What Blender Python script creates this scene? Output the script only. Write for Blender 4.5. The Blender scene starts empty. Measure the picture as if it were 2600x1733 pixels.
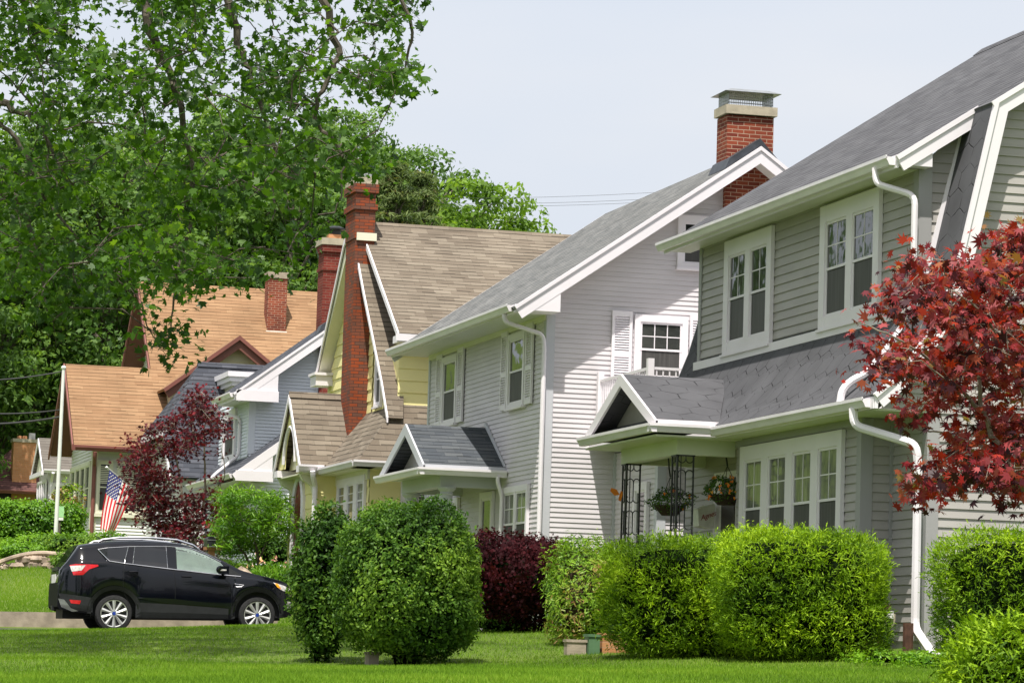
import bpy, math, random
import numpy as np
from mathutils import Matrix, Vector
S = bpy.context.scene
COL = S.collection
# ------------------------------------------------------------------ camera
yaw, pit, rol, F = 0.2585, 0.0981, 0.0304, 8626.0
cf = np.array([math.sin(yaw)*math.cos(pit), math.cos(yaw)*math.cos(pit), math.sin(pit)])
r0 = np.array([math.cos(yaw), -math.sin(yaw), 0.0]); u0 = np.cross(r0, cf)
cr = r0*math.cos(rol)+u0*math.sin(rol); cu = u0*math.cos(rol)-r0*math.sin(rol)
cam = bpy.data.cameras.new("camera"); camo = bpy.data.objects.new("camera", cam); COL.objects.link(camo)
cam.sensor_width = 36; cam.lens = F/2600*36; cam.clip_start = 0.5; cam.clip_end = 3000
camo.matrix_world = Matrix(((cr[0], cu[0], -cf[0], 0), (cr[1], cu[1], -cf[1], 0), (cr[2], cu[2], -cf[2], 0), (0, 0, 0, 1)))
S.camera = camo
def ray(x, y): return cf+cr*(x-1300)/F-cu*(y-866.5)/F
def at(x, y, d): return ray(x, y)*d          # point seen at photo pixel (x, y) at depth d metres
def atY(x, y, Y): r = ray(x, y); return r*Y/r[1]
# ------------------------------------------------------------------ light
SUN = Vector((-0.20, -0.405, 1.0)).normalized()
w = bpy.data.worlds.new("World"); S.world = w; w.use_nodes = True
nt = w.node_tree; nt.nodes.clear()
out = nt.nodes.new("ShaderNodeOutputWorld"); bg = nt.nodes.new("ShaderNodeBackground")
sky = nt.nodes.new("ShaderNodeTexSky"); sky.sky_type = 'NISHITA'; sky.sun_disc = False
sky.sun_elevation = math.asin(SUN.z); sky.sun_rotation = math.atan2(SUN.x, SUN.y)
sky.dust_density = 7; sky.air_density = 1.0; sky.ozone_density = 1.0
hz = nt.nodes.new("ShaderNodeMix"); hz.data_type = 'RGBA'; hz.inputs[0].default_value = 0.80
tc = nt.nodes.new("ShaderNodeTexCoord"); no = nt.nodes.new("ShaderNodeTexNoise"); no.inputs['Scale'].default_value = 3.2; no.inputs['Detail'].default_value = 4
mpn = nt.nodes.new("ShaderNodeMapping"); mpn.inputs['Scale'].default_value = (1, 1, 4)
cr_ = nt.nodes.new("ShaderNodeValToRGB"); cr_.color_ramp.elements[0].position = .36; cr_.color_ramp.elements[1].position = .66
cr_.color_ramp.elements[0].color = (6.0, 6.45, 7.2, 1); cr_.color_ramp.elements[1].color = (6.8, 6.95, 7.3, 1)
nt.links.new(tc.outputs['Generated'], mpn.inputs[0]); nt.links.new(mpn.outputs[0], no.inputs[0]); nt.links.new(no.outputs[0], cr_.inputs[0])
nt.links.new(sky.outputs[0], hz.inputs[6]); nt.links.new(cr_.outputs[0], hz.inputs[7])
nt.links.new(hz.outputs[2], bg.inputs[0]); bg.inputs[1].default_value = 0.1
nt.links.new(bg.outputs[0], out.inputs[0])
sl = bpy.data.lights.new("sun", 'SUN'); sl.energy = 4.7; sl.angle = math.radians(0.6); sl.color = (1, .955, .88)
so = bpy.data.objects.new("sun", sl); COL.objects.link(so); so.rotation_euler = SUN.to_track_quat('Z', 'Y').to_euler()
S.view_settings.view_transform = 'Standard'; S.view_settings.look = 'None'; S.view_settings.exposure = 0.50; S.view_settings.gamma = 1
S.render.resolution_x = 1024; S.render.resolution_y = 682
S.cycles.max_bounces = 6; S.cycles.transparent_max_bounces = 6
# ------------------------------------------------------------------ materials
MT = {}
def srgb(r, g, b):
    f = lambda c: (c/255/12.92) if c/255 <= .04045 else ((c/255+.055)/1.055)**2.4
    return (f(r), f(g), f(b))
class NT:
    def __init__(s, m): s.t = m.node_tree; s.n = s.t.nodes; s.l = s.t.links
    def new(s, k, **kw):
        n = s.n.new(k)
        for a, b in kw.items():
            if a.startswith('i_'):
                n.inputs[a[2:].replace('_', ' ')].default_value = b
            else: setattr(n, a, b)
        return n
    def ln(s, a, b): s.l.new(a, b)
def base(name, rough=.6, spec=.3, metal=0):
    m = bpy.data.materials.new(name); m.use_nodes = True
    t = NT(m); p = t.n['Principled BSDF']
    p.inputs['Roughness'].default_value = rough; p.inputs['Metallic'].default_value = metal
    p.inputs['Specular IOR Level'].default_value = spec
    MT[name] = m
    return m, t, p
def c4(c): return (c[0], c[1], c[2], 1)
def mul(c, k): return tuple(min(1, x*k) for x in c)
def noise_mix(t, p, ca, cb, scale, detail=4, coord='Object', lo=.35, hi=.65, sc=(1, 1, 1)):
    tc = t.new('ShaderNodeTexCoord'); mp = t.new('ShaderNodeMapping'); mp.inputs['Scale'].default_value = sc
    n = t.new('ShaderNodeTexNoise'); n.inputs['Scale'].default_value = scale; n.inputs['Detail'].default_value = detail
    r = t.new('ShaderNodeMapRange'); r.inputs[1].default_value = lo; r.inputs[2].default_value = hi
    x = t.new('ShaderNodeMix', data_type='RGBA'); x.inputs[6].default_value = c4(ca); x.inputs[7].default_value = c4(cb)
    t.ln(tc.outputs[coord], mp.inputs[0]); t.ln(mp.outputs[0], n.inputs[0]); t.ln(n.outputs[0], r.inputs[0]); t.ln(r.outputs[0], x.inputs[0])
    t.ln(x.outputs[2], p.inputs['Base Color'])
    return x, n, tc
def plain(name, col, rough=.5, var=.1, scale=3, spec=.3, metal=0, bump=0, sc=(1, 1, 1)):
    m, t, p = base(name, rough, spec, metal)
    x, n, tc = noise_mix(t, p, mul(col, 1-var), mul(col, 1+var), scale, sc=sc)
    if bump:
        b = t.new('ShaderNodeBump'); b.inputs['Strength'].default_value = bump; b.inputs['Distance'].default_value = .01
        n2 = t.new('ShaderNodeTexNoise'); n2.inputs['Scale'].default_value = scale*12; t.ln(tc.outputs['Object'], n2.inputs[0])
        t.ln(n2.outputs[0], b.inputs['Height']); t.ln(b.outputs[0], p.inputs['Normal'])
    return m
def brickmat(name, ca, cb, mort, bw=.205, rh=.067, ms=.006, off=.5, rough=.85, weather=.25, mbias=0, bump=.35):
    m, t, p = base(name, rough, .2)
    uv = t.new('ShaderNodeUVMap'); br = t.new('ShaderNodeTexBrick')
    wob = t.new('ShaderNodeTexNoise'); wob.inputs['Scale'].default_value = 5
    add = t.new('ShaderNodeVectorMath', operation='MULTIPLY_ADD')
    add.inputs[1].default_value = (.012, .012, 0); t.ln(uv.outputs[0], wob.inputs[0]); t.ln(wob.outputs['Color'], add.inputs[0]); t.ln(uv.outputs[0], add.inputs[2])
    t.ln(add.outputs[0], br.inputs['Vector'])
    br.offset = off; br.inputs['Scale'].default_value = 1; br.inputs['Brick Width'].default_value = bw; br.inputs['Row Height'].default_value = rh
    br.inputs['Mortar Size'].default_value = ms; br.inputs['Mortar Smooth'].default_value = .15; br.inputs['Bias'].default_value = mbias
    br.inputs['Color1'].default_value = c4(ca); br.inputs['Color2'].default_value = c4(cb); br.inputs['Mortar'].default_value = c4(mort)
    n = t.new('ShaderNodeTexNoise'); n.inputs['Scale'].default_value = 1.3; n.inputs['Detail'].default_value = 6
    t.ln(uv.outputs[0], n.inputs[0])
    r = t.new('ShaderNodeMapRange'); r.inputs[1].default_value = .3; r.inputs[2].default_value = .7; r.inputs[3].default_value = 1-weather; r.inputs[4].default_value = 1+weather*.6
    t.ln(n.outputs[0], r.inputs[0])
    n3 = t.new('ShaderNodeTexNoise'); n3.inputs['Scale'].default_value = 60; n3.inputs['Detail'].default_value = 3; t.ln(uv.outputs[0], n3.inputs[0])
    r3 = t.new('ShaderNodeMapRange'); r3.inputs[3].default_value = .8; r3.inputs[4].default_value = 1.2; t.ln(n3.outputs[0], r3.inputs[0])
    mm = t.new('ShaderNodeMath', operation='MULTIPLY'); t.ln(r.outputs[0], mm.inputs[0]); t.ln(r3.outputs[0], mm.inputs[1])
    v = t.new('ShaderNodeVectorMath', operation='SCALE'); t.ln(br.outputs[0], v.inputs[0]); t.ln(mm.outputs[0], v.inputs['Scale'])
    t.ln(v.outputs[0], p.inputs['Base Color'])
    b = t.new('ShaderNodeBump', invert=True); b.inputs['Strength'].default_value = bump; b.inputs['Distance'].default_value = .01
    t.ln(br.outputs['Fac'], b.inputs['Height']); t.ln(b.outputs[0], p.inputs['Normal'])
    return m
def shingle(name, ca, cb, dark=.45, rh=.14, bw=.33, k=.78):
    ca, cb = mul(ca, k), mul(cb, k); m, t, p = base(name, .95, .15); uv = t.new('ShaderNodeUVMap'); wob = t.new('ShaderNodeTexNoise'); wob.inputs['Scale'].default_value = 2.5
    ad = t.new('ShaderNodeVectorMath', operation='MULTIPLY_ADD'); ad.inputs[1].default_value = (.02, .03, 0); t.ln(uv.outputs[0], wob.inputs[0]); t.ln(wob.outputs['Color'], ad.inputs[0]); t.ln(uv.outputs[0], ad.inputs[2])
    br = t.new('ShaderNodeTexBrick'); t.ln(ad.outputs[0], br.inputs['Vector']); br.offset = .37; br.inputs['Scale'].default_value = 1; br.inputs['Brick Width'].default_value = bw; br.inputs['Row Height'].default_value = rh; br.inputs['Mortar Size'].default_value = .004; br.inputs['Mortar Smooth'].default_value = .5
    br.inputs['Color1'].default_value = c4(ca); br.inputs['Color2'].default_value = c4(cb); br.inputs['Mortar'].default_value = c4(mul(ca, .8))
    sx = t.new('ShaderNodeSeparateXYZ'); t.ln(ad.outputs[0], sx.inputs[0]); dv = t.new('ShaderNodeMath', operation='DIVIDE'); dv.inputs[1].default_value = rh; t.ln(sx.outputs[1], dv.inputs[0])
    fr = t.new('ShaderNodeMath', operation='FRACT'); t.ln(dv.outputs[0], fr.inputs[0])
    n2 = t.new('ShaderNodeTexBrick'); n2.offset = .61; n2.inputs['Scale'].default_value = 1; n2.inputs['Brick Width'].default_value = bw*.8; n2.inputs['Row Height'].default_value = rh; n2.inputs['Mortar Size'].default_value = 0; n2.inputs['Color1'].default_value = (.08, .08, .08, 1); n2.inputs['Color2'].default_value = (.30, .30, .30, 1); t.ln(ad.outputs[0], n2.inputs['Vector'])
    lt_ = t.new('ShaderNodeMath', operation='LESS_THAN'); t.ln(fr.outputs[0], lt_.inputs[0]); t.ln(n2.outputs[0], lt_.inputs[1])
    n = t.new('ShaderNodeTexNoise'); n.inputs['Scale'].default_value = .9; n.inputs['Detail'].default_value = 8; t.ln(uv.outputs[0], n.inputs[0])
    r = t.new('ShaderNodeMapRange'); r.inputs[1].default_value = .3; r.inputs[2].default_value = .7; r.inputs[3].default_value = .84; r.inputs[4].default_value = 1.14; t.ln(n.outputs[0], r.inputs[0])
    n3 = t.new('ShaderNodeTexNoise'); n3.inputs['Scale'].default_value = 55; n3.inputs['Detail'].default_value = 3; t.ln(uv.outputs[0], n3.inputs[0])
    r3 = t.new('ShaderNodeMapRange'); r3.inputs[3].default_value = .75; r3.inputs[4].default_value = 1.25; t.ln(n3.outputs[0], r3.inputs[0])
    rl_ = t.new('ShaderNodeMapRange'); rl_.inputs[3].default_value = 1; rl_.inputs[4].default_value = dark; t.ln(lt_.outputs[0], rl_.inputs[0])  # shadow dashes below each course's butt edge, painted into the colour
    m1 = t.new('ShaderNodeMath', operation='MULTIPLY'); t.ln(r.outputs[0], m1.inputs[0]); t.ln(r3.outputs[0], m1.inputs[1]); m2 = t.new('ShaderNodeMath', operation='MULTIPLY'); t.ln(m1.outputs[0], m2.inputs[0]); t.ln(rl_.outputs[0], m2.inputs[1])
    v = t.new('ShaderNodeVectorMath', operation='SCALE'); t.ln(br.outputs[0], v.inputs[0]); t.ln(m2.outputs[0], v.inputs['Scale']); t.ln(v.outputs[0], p.inputs['Base Color'])
    return m
def hexmat(name, col):
    m, t, p = base(name, .95, .15)
    uv = t.new('ShaderNodeUVMap'); s = .42
    sc = t.new('ShaderNodeVectorMath', operation='MULTIPLY'); sc.inputs[1].default_value = (1, 1.25, 0)
    wob = t.new('ShaderNodeTexNoise'); wob.inputs['Scale'].default_value = 7; t.ln(uv.outputs[0], wob.inputs[0])
    ad = t.new('ShaderNodeVectorMath', operation='MULTIPLY_ADD'); ad.inputs[1].default_value = (.04, .04, 0)
    t.ln(wob.outputs['Color'], ad.inputs[0]); t.ln(uv.outputs[0], ad.inputs[2]); t.ln(ad.outputs[0], sc.inputs[0])
    cell = (s, s*1.732, 1)
    def mod(off):
        a = t.new('ShaderNodeVectorMath', operation='ADD'); a.inputs[1].default_value = off; t.ln(sc.outputs[0], a.inputs[0])
        f = t.new('ShaderNodeVectorMath', operation='DIVIDE'); f.inputs[1].default_value = cell; t.ln(a.outputs[0], f.inputs[0])
        g = t.new('ShaderNodeVectorMath', operation='FRACTION'); t.ln(f.outputs[0], g.inputs[0])
        h = t.new('ShaderNodeVectorMath', operation='SUBTRACT'); h.inputs[1].default_value = (.5, .5, 0); t.ln(g.outputs[0], h.inputs[0])
        k = t.new('ShaderNodeVectorMath', operation='MULTIPLY'); k.inputs[1].default_value = (s, s*1.732, 0); t.ln(h.outputs[0], k.inputs[0])
        ab = t.new('ShaderNodeVectorMath', operation='ABSOLUTE'); t.ln(k.outputs[0], ab.inputs[0])
        d = t.new('ShaderNodeVectorMath', operation='DOT_PRODUCT'); d.inputs[1].default_value = (.5, .866, 0); t.ln(ab.outputs[0], d.inputs[0])
        sx = t.new('ShaderNodeSeparateXYZ'); t.ln(ab.outputs[0], sx.inputs[0])
        mx = t.new('ShaderNodeMath', operation='MAXIMUM'); t.ln(d.outputs['Value'], mx.inputs[0]); t.ln(sx.outputs[0], mx.inputs[1])
        return mx
    a, b = mod((0, 0, 0)), mod((s/2, s*.866, 0))
    mn = t.new('ShaderNodeMath', operation='MINIMUM'); t.ln(a.outputs[0], mn.inputs[0]); t.ln(b.outputs[0], mn.inputs[1])
    r = t.new('ShaderNodeMapRange'); r.inputs[1].default_value = s/2-.013; r.inputs[2].default_value = s/2-.003; r.inputs[3].default_value = 1
    nb = t.new('ShaderNodeTexNoise'); nb.inputs['Scale'].default_value = 3.1; t.ln(uv.outputs[0], nb.inputs[0]); rb = t.new('ShaderNodeMapRange'); rb.inputs[1].default_value = .38; rb.inputs[2].default_value = .6; rb.inputs[3].default_value = .25; rb.inputs[4].default_value = .9; t.ln(nb.outputs[0], rb.inputs[0]); t.ln(rb.outputs[0], r.inputs[4])
    t.ln(mn.outputs[0], r.inputs[0])
    n = t.new('ShaderNodeTexNoise'); n.inputs['Scale'].default_value = 1.6; n.inputs['Detail'].default_value = 8; t.ln(uv.outputs[0], n.inputs[0])
    rn = t.new('ShaderNodeMapRange'); rn.inputs[1].default_value = .3; rn.inputs[2].default_value = .7; rn.inputs[3].default_value = .85; rn.inputs[4].default_value = 1.15; t.ln(n.outputs[0], rn.inputs[0])
    mm = t.new('ShaderNodeMath', operation='MULTIPLY'); t.ln(r.outputs[0], mm.inputs[0]); t.ln(rn.outputs[0], mm.inputs[1])
    v = t.new('ShaderNodeVectorMath', operation='SCALE'); v.inputs[0].default_value = col; t.ln(mm.outputs[0], v.inputs['Scale'])
    t.ln(v.outputs[0], p.inputs['Base Color'])
    bp = t.new('ShaderNodeBump'); bp.inputs['Strength'].default_value = .7; bp.inputs['Distance'].default_value = .012; t.ln(r.outputs[0], bp.inputs['Height']); t.ln(bp.outputs[0], p.inputs['Normal'])
    return m
def leafmat(name, cols, trans=.3, rough=.45, spec=.35):
    m, t, p = base(name, rough, spec)
    a = t.new('ShaderNodeAttribute', attribute_name='tint'); r = t.new('ShaderNodeValToRGB')
    e = r.color_ramp.elements
    while len(e) < len(cols): e.new(.5)
    for i, c in enumerate(cols): e[i].position = i/(len(cols)-1); e[i].color = c4(c)
    t.ln(a.outputs['Fac'], r.inputs[0]); t.ln(r.outputs[0], p.inputs['Base Color'])
    tr = t.new('ShaderNodeBsdfTranslucent'); br = t.new('ShaderNodeVectorMath', operation='MULTIPLY'); br.inputs[1].default_value = (1.5, 1.5, .7)
    t.ln(r.outputs[0], br.inputs[0]); t.ln(br.outputs[0], tr.inputs[0])
    mx = t.new('ShaderNodeMixShader'); mx.inputs[0].default_value = trans
    t.ln(p.outputs[0], mx.inputs[1]); t.ln(tr.outputs[0], mx.inputs[2]); t.ln(mx.outputs[0], t.n['Material Output'].inputs[0])
    return m
plain('trim_white', (.77, .73, .765), .45, .03, 1.2)
plain('trim_cream', (.72, .70, .55), .5, .04, 1.2)
plain('gutter_white', (.76, .72, .75), .35, .05, 2, spec=.5)
plain('siding_sage', (.365, .345, .325), .5, .09, .9, bump=.05, sc=(1, 1, 3))
plain('sage_trim', (.33, .325, .325), .5, .04, 1)
plain('siding_mauve', (.60, .565, .585), .5, .06, .9, bump=.05, sc=(1, 1, 3))
plain('mauve_trim', (.50, .51, .54), .5, .03, 1)
plain('siding_blue', (.64, .675, .73), .5, .03, .8, bump=.05)
plain('siding_white', (.72, .71, .68), .5, .04, .8, bump=.05)
plain('siding_yellow', (.80, .72, .34), .6, .05, .9, bump=.1)
plain('siding_beige', (.52, .47, .34), .6, .04, .9)
plain('brown_trim', (.20, .075, .06), .5, .1, 2)
plain('soffit_brown', (.15, .06, .045), .6, .1, 2)
plain('soffit_green', (.62, .64, .50), .5, .05, 1)
plain('soffit_white', (.70, .69, .66), .5, .04, 1)
shingle('shingle_charcoal', (.105, .105, .115), (.145, .145, .155), .42, .145, .32)
shingle('shingle_grey', (.16, .165, .165), (.24, .24, .235), .4, .13, .28)
shingle('shingle_slate', (.075, .085, .10), (.13, .14, .15), .42, .14, .33)
shingle('shingle_dark', (.06, .065, .08), (.11, .115, .135), .4, .16, .4)
shingle('shingle_tan', (.185, .15, .115), (.275, .232, .18), .42, .15, .36)
shingle('shingle_orange', (.32, .185, .10), (.39, .238, .132), .5, .15, .5)
shingle('shingle_brown', (.13, .065, .06), (.19, .095, .085), .5, .15, .4)
shingle('shingle_greige', (.17, .15, .13), (.22, .20, .175), .5, .15, .4)
hexmat('shingle_hex', (.088, .088, .096))
brickmat('brick_red', (.15, .03, .02), (.27, .06, .03), (.40, .28, .20), weather=.3)
brickmat('brick_multi', (.30, .062, .02), (.14, .07, .05), (.06, .035, .03), weather=.2)
brickmat('brick_deep', (.15, .024, .018), (.22, .04, .028), (.22, .12, .09), weather=.35)
brickmat('brick_orange', (.50, .22, .10), (.55, .27, .13), (.48, .28, .17), weather=.12)
plain('concrete', (.36, .30, .235), .9, .25, 4, bump=.4)
plain('concrete_cap', (.42, .37, .28), .9, .15, 5, bump=.3)
plain('asphalt', (.05, .05, .05), .9, .2, 6, bump=.3)
plain('flashing', (.045, .05, .06), .5, .2, 6)
plain('galvanised', (.42, .43, .42), .35, .15, 8, metal=.8)
plain('black_iron', (.018, .018, .02), .4, .2, 6, spec=.5)
plain('interior_dark', (.014, .014, .016), .6, .3, 3)
plain('curtain', (.32, .31, .29), .8, .25, 2.5, sc=(14, 14, .2))
plain('screen_grey', (.06, .058, .056), .55, .25, 3, sc=(10, 10, .4), spec=.4)
plain('door_red', (.22, .03, .025), .4, .1, 2)
plain('door_dark', (.03, .022, .02), .4, .2, 2)
plain('stone', (.33, .26, .20), .9, .35, 3.5, bump=.6)
plain('bark', (.10, .085, .065), .9, .3, 8, bump=.6)
plain('bark_pale', (.22, .19, .15), .9, .3, 8, bump=.4)
plain('soil', (.045, .032, .022), 1, .3, 5, spec=0, bump=.6)
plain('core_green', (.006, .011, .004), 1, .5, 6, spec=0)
plain('wood_post', (.33, .16, .07), .7, .2, 8)
plain('meter_tan', (.42, .38, .28), .5, .08, 5)
plain('utility_green', (.10, .19, .10), .6, .12, 5)
plain('sign_green', (.35, .62, .30), .5, .15, 30)
plain('paper_white', (.75, .74, .70), .6, .1, 9)
plain('plastic_black', (.018, .019, .021), .5, .15, 9, spec=.4)
plain('plastic_matt', (.008, .008, .010), .6, .1, 9, spec=.08)
plain('tyre', (.025, .025, .026), .8, .2, 20)
plain('pot_brown', (.03, .018, .012), .7, .2, 9)
plain('orange_paint', (.75, .22, .02), .4, .1, 20)
plain('rust_pipe', (.09, .045, .03), .8, .3, 12)
plain('flag_red', (.60, .02, .03), .7, .08, 20)
plain('flag_white', (.74, .72, .68), .7, .06, 20)
plain('flag_blue', (.035, .04, .20), .7, .08, 20)
plain('script_red', (.35, .03, .05), .5, .1, 9)
plain('pole_white', (.72, .73, .68), .4, .06, 4)
plain('wire', (.06, .06, .06), .5, .1, 3)
m, t, p = base('glass', .04, .9); p.inputs['IOR'].default_value = 1.6
noise_mix(t, p, (.012, .014, .014), (.05, .055, .05), 1.4, 3, lo=.3, hi=.7)
m, t, p = base('glass_curtain', .05, .9); p.inputs['IOR'].default_value = 1.6
noise_mix(t, p, (.10, .10, .095), (.20, .20, .19), 1.0, 3, lo=.3, hi=.7, sc=(16, 16, .3))
for g_ in ('glass', 'glass_curtain'):
    t = NT(MT[g_]); tc_ = t.new('ShaderNodeTexCoord'); n_ = t.new('ShaderNodeTexNoise'); n_.inputs['Scale'].default_value = 2.2; b_ = t.new('ShaderNodeBump'); b_.inputs['Strength'].default_value = .12; b_.inputs['Distance'].default_value = .05
    t.ln(tc_.outputs['Object'], n_.inputs[0]); t.ln(n_.outputs[0], b_.inputs['Height']); t.ln(b_.outputs[0], t.n['Principled BSDF'].inputs['Normal'])
m, t, p = base('car_paint', .10, .3); p.inputs['Coat Weight'].default_value = .35; p.inputs['Coat Roughness'].default_value = .015
noise_mix(t, p, (.002, .0025, .005), (.003, .004, .007), 2)
m, t, p = base('car_glass_dark', .03, .9); p.inputs['IOR'].default_value = 1.5; noise_mix(t, p, (.004, .004, .005), (.008, .008, .009), 2)
m, t, p = base('car_glass_clear', .0, .5); p.inputs['Transmission Weight'].default_value = .9; p.inputs['IOR'].default_value = 1.05; noise_mix(t, p, (.75, .88, .84), (.8, .92, .88), 2)
m, t, p = base('chrome', .15, .5, 1); noise_mix(t, p, (.72, .72, .74), (.8, .8, .82), 4)
m, t, p = base('alloy', .42, .4, .8); noise_mix(t, p, (.62, .62, .60), (.72, .72, .70), 9)
m, t, p = base('lens_red', .12, .7); noise_mix(t, p, (.45, .01, .015), (.62, .02, .03), 12)
m, t, p = base('lens_clear', .1, .8); noise_mix(t, p, (.45, .42, .40), (.7, .68, .66), 30)
m, t, p = base('lens_amber', .12, .7); noise_mix(t, p, (.8, .28, .01), (.9, .38, .02), 12)
plain('seat_grey', (.35, .38, .36), .8, .1, 5)
plain('badge_blue', (.02, .05, .30), .3, .1, 9)
G = lambda r, g, b: (r, g, b)
leafmat('maple_leaf', [G(.022, .060, .006), G(.050, .125, .010), G(.095, .20, .016), G(.22, .34, .03)], .48)
leafmat('hill_leaf', [G(.04, .09, .018), G(.08, .16, .028), G(.14, .25, .04), G(.22, .33, .06)], .42, .6)
leafmat('bright_leaf', [G(.08, .16, .018), G(.16, .28, .028), G(.25, .38, .045)], .42, .6)
leafmat('spruce_leaf', [G(.05, .08, .03), G(.10, .15, .045), G(.17, .22, .07), G(.20, .14, .07)], .35, .7)
leafmat('yew_leaf', [G(.025, .07, .004), G(.095, .19, .005), G(.20, .34, .008), G(.32, .47, .012)], .28, .6, .2)
leafmat('arbor_leaf', [G(.03, .09, .01), G(.13, .26, .012), G(.22, .38, .02), G(.30, .17, .06)], .25, .5)
leafmat('euonymus_leaf', [G(.018, .052, .008), G(.05, .12, .014), G(.10, .20, .024), G(.21, .34, .035)], .32, .5, .2)
leafmat('privet_leaf', [G(.03, .10, .006), G(.09, .22, .01), G(.20, .38, .015)], .3, .45)
leafmat('purple_leaf', [G(.016, .004, .007), G(.045, .007, .012), G(.11, .009, .018), G(.20, .015, .022)], .3, .6, .2)
leafmat('dark_purple_leaf', [G(.010, .003, .004), G(.030, .005, .008), G(.07, .009, .013)], .2, .7, .12)
leafmat('red_maple_leaf', [G(.035, .008, .013), G(.10, .016, .026), G(.20, .012, .016), G(.40, .10, .11), G(.34, .016, .014), G(.36, .045, .012), G(.24, .17, .06)], .35, .5, .3)
leafmat('grass_blade', [G(.06, .13, .012), G(.125, .24, .016), G(.19, .32, .025), G(.32, .38, .07)], .35, .7, .12)
leafmat('flower_pink', [G(.75, .25, .28), G(.85, .45, .35), G(.85, .6, .55), G(.9, .45, .12)], .3, .5)
leafmat('flower_orange', [G(.8, .16, .01), G(.85, .25, .02), G(.9, .5, .08)], .3, .5)
m, t, p = base('lawn', .9, .1); noise_mix(t, p, (.068, .105, .022), (.12, .172, .03), .45, 10, lo=.3, hi=.7)
# ------------------------------------------------------------------ mesh helpers
ORG = {}
def link(o, par=None):
    COL.objects.link(o)
    if par is not None: o.parent = par; ORG[o.name] = ORG[par.name]
def tag(o, label=None, cat=None, group=None, kind=None):
    if label: o['label'] = label
    if cat: o['category'] = cat
    if group: o['group'] = group
    if kind: o['kind'] = kind
    return o
def thing(name, loc, label, cat, group=None):
    o = bpy.data.objects.new(name, None); o.location = loc; o.empty_display_size = .2; COL.objects.link(o)
    ORG[o.name] = np.array(loc, float); return tag(o, label, cat, group)
def mesh_uv(me):
    n = len(me.loops)
    if n == 0: return
    co = np.empty(len(me.vertices)*3); me.vertices.foreach_get('co', co); co = co.reshape(-1, 3)
    vi = np.empty(n, np.int32); me.loops.foreach_get('vertex_index', vi)
    npoly = len(me.polygons); nr = np.empty(npoly*3); me.polygons.foreach_get('normal', nr); nr = nr.reshape(-1, 3)
    lt = np.empty(npoly, np.int32); me.polygons.foreach_get('loop_total', lt)
    N = np.repeat(nr, lt, 0); P = co[vi]
    T = np.stack([-N[:, 1], N[:, 0], np.zeros(n)], 1); L = np.linalg.norm(T, axis=1); f = L < .05
    T[f] = (1, 0, 0); L[f] = 1; T /= L[:, None]; B = np.cross(N, T)
    uv = np.stack([(P*T).sum(1), (P*B).sum(1)], 1)
    me.uv_layers.new(name='UVMap').data.foreach_set('uv', uv.ravel())
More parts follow.
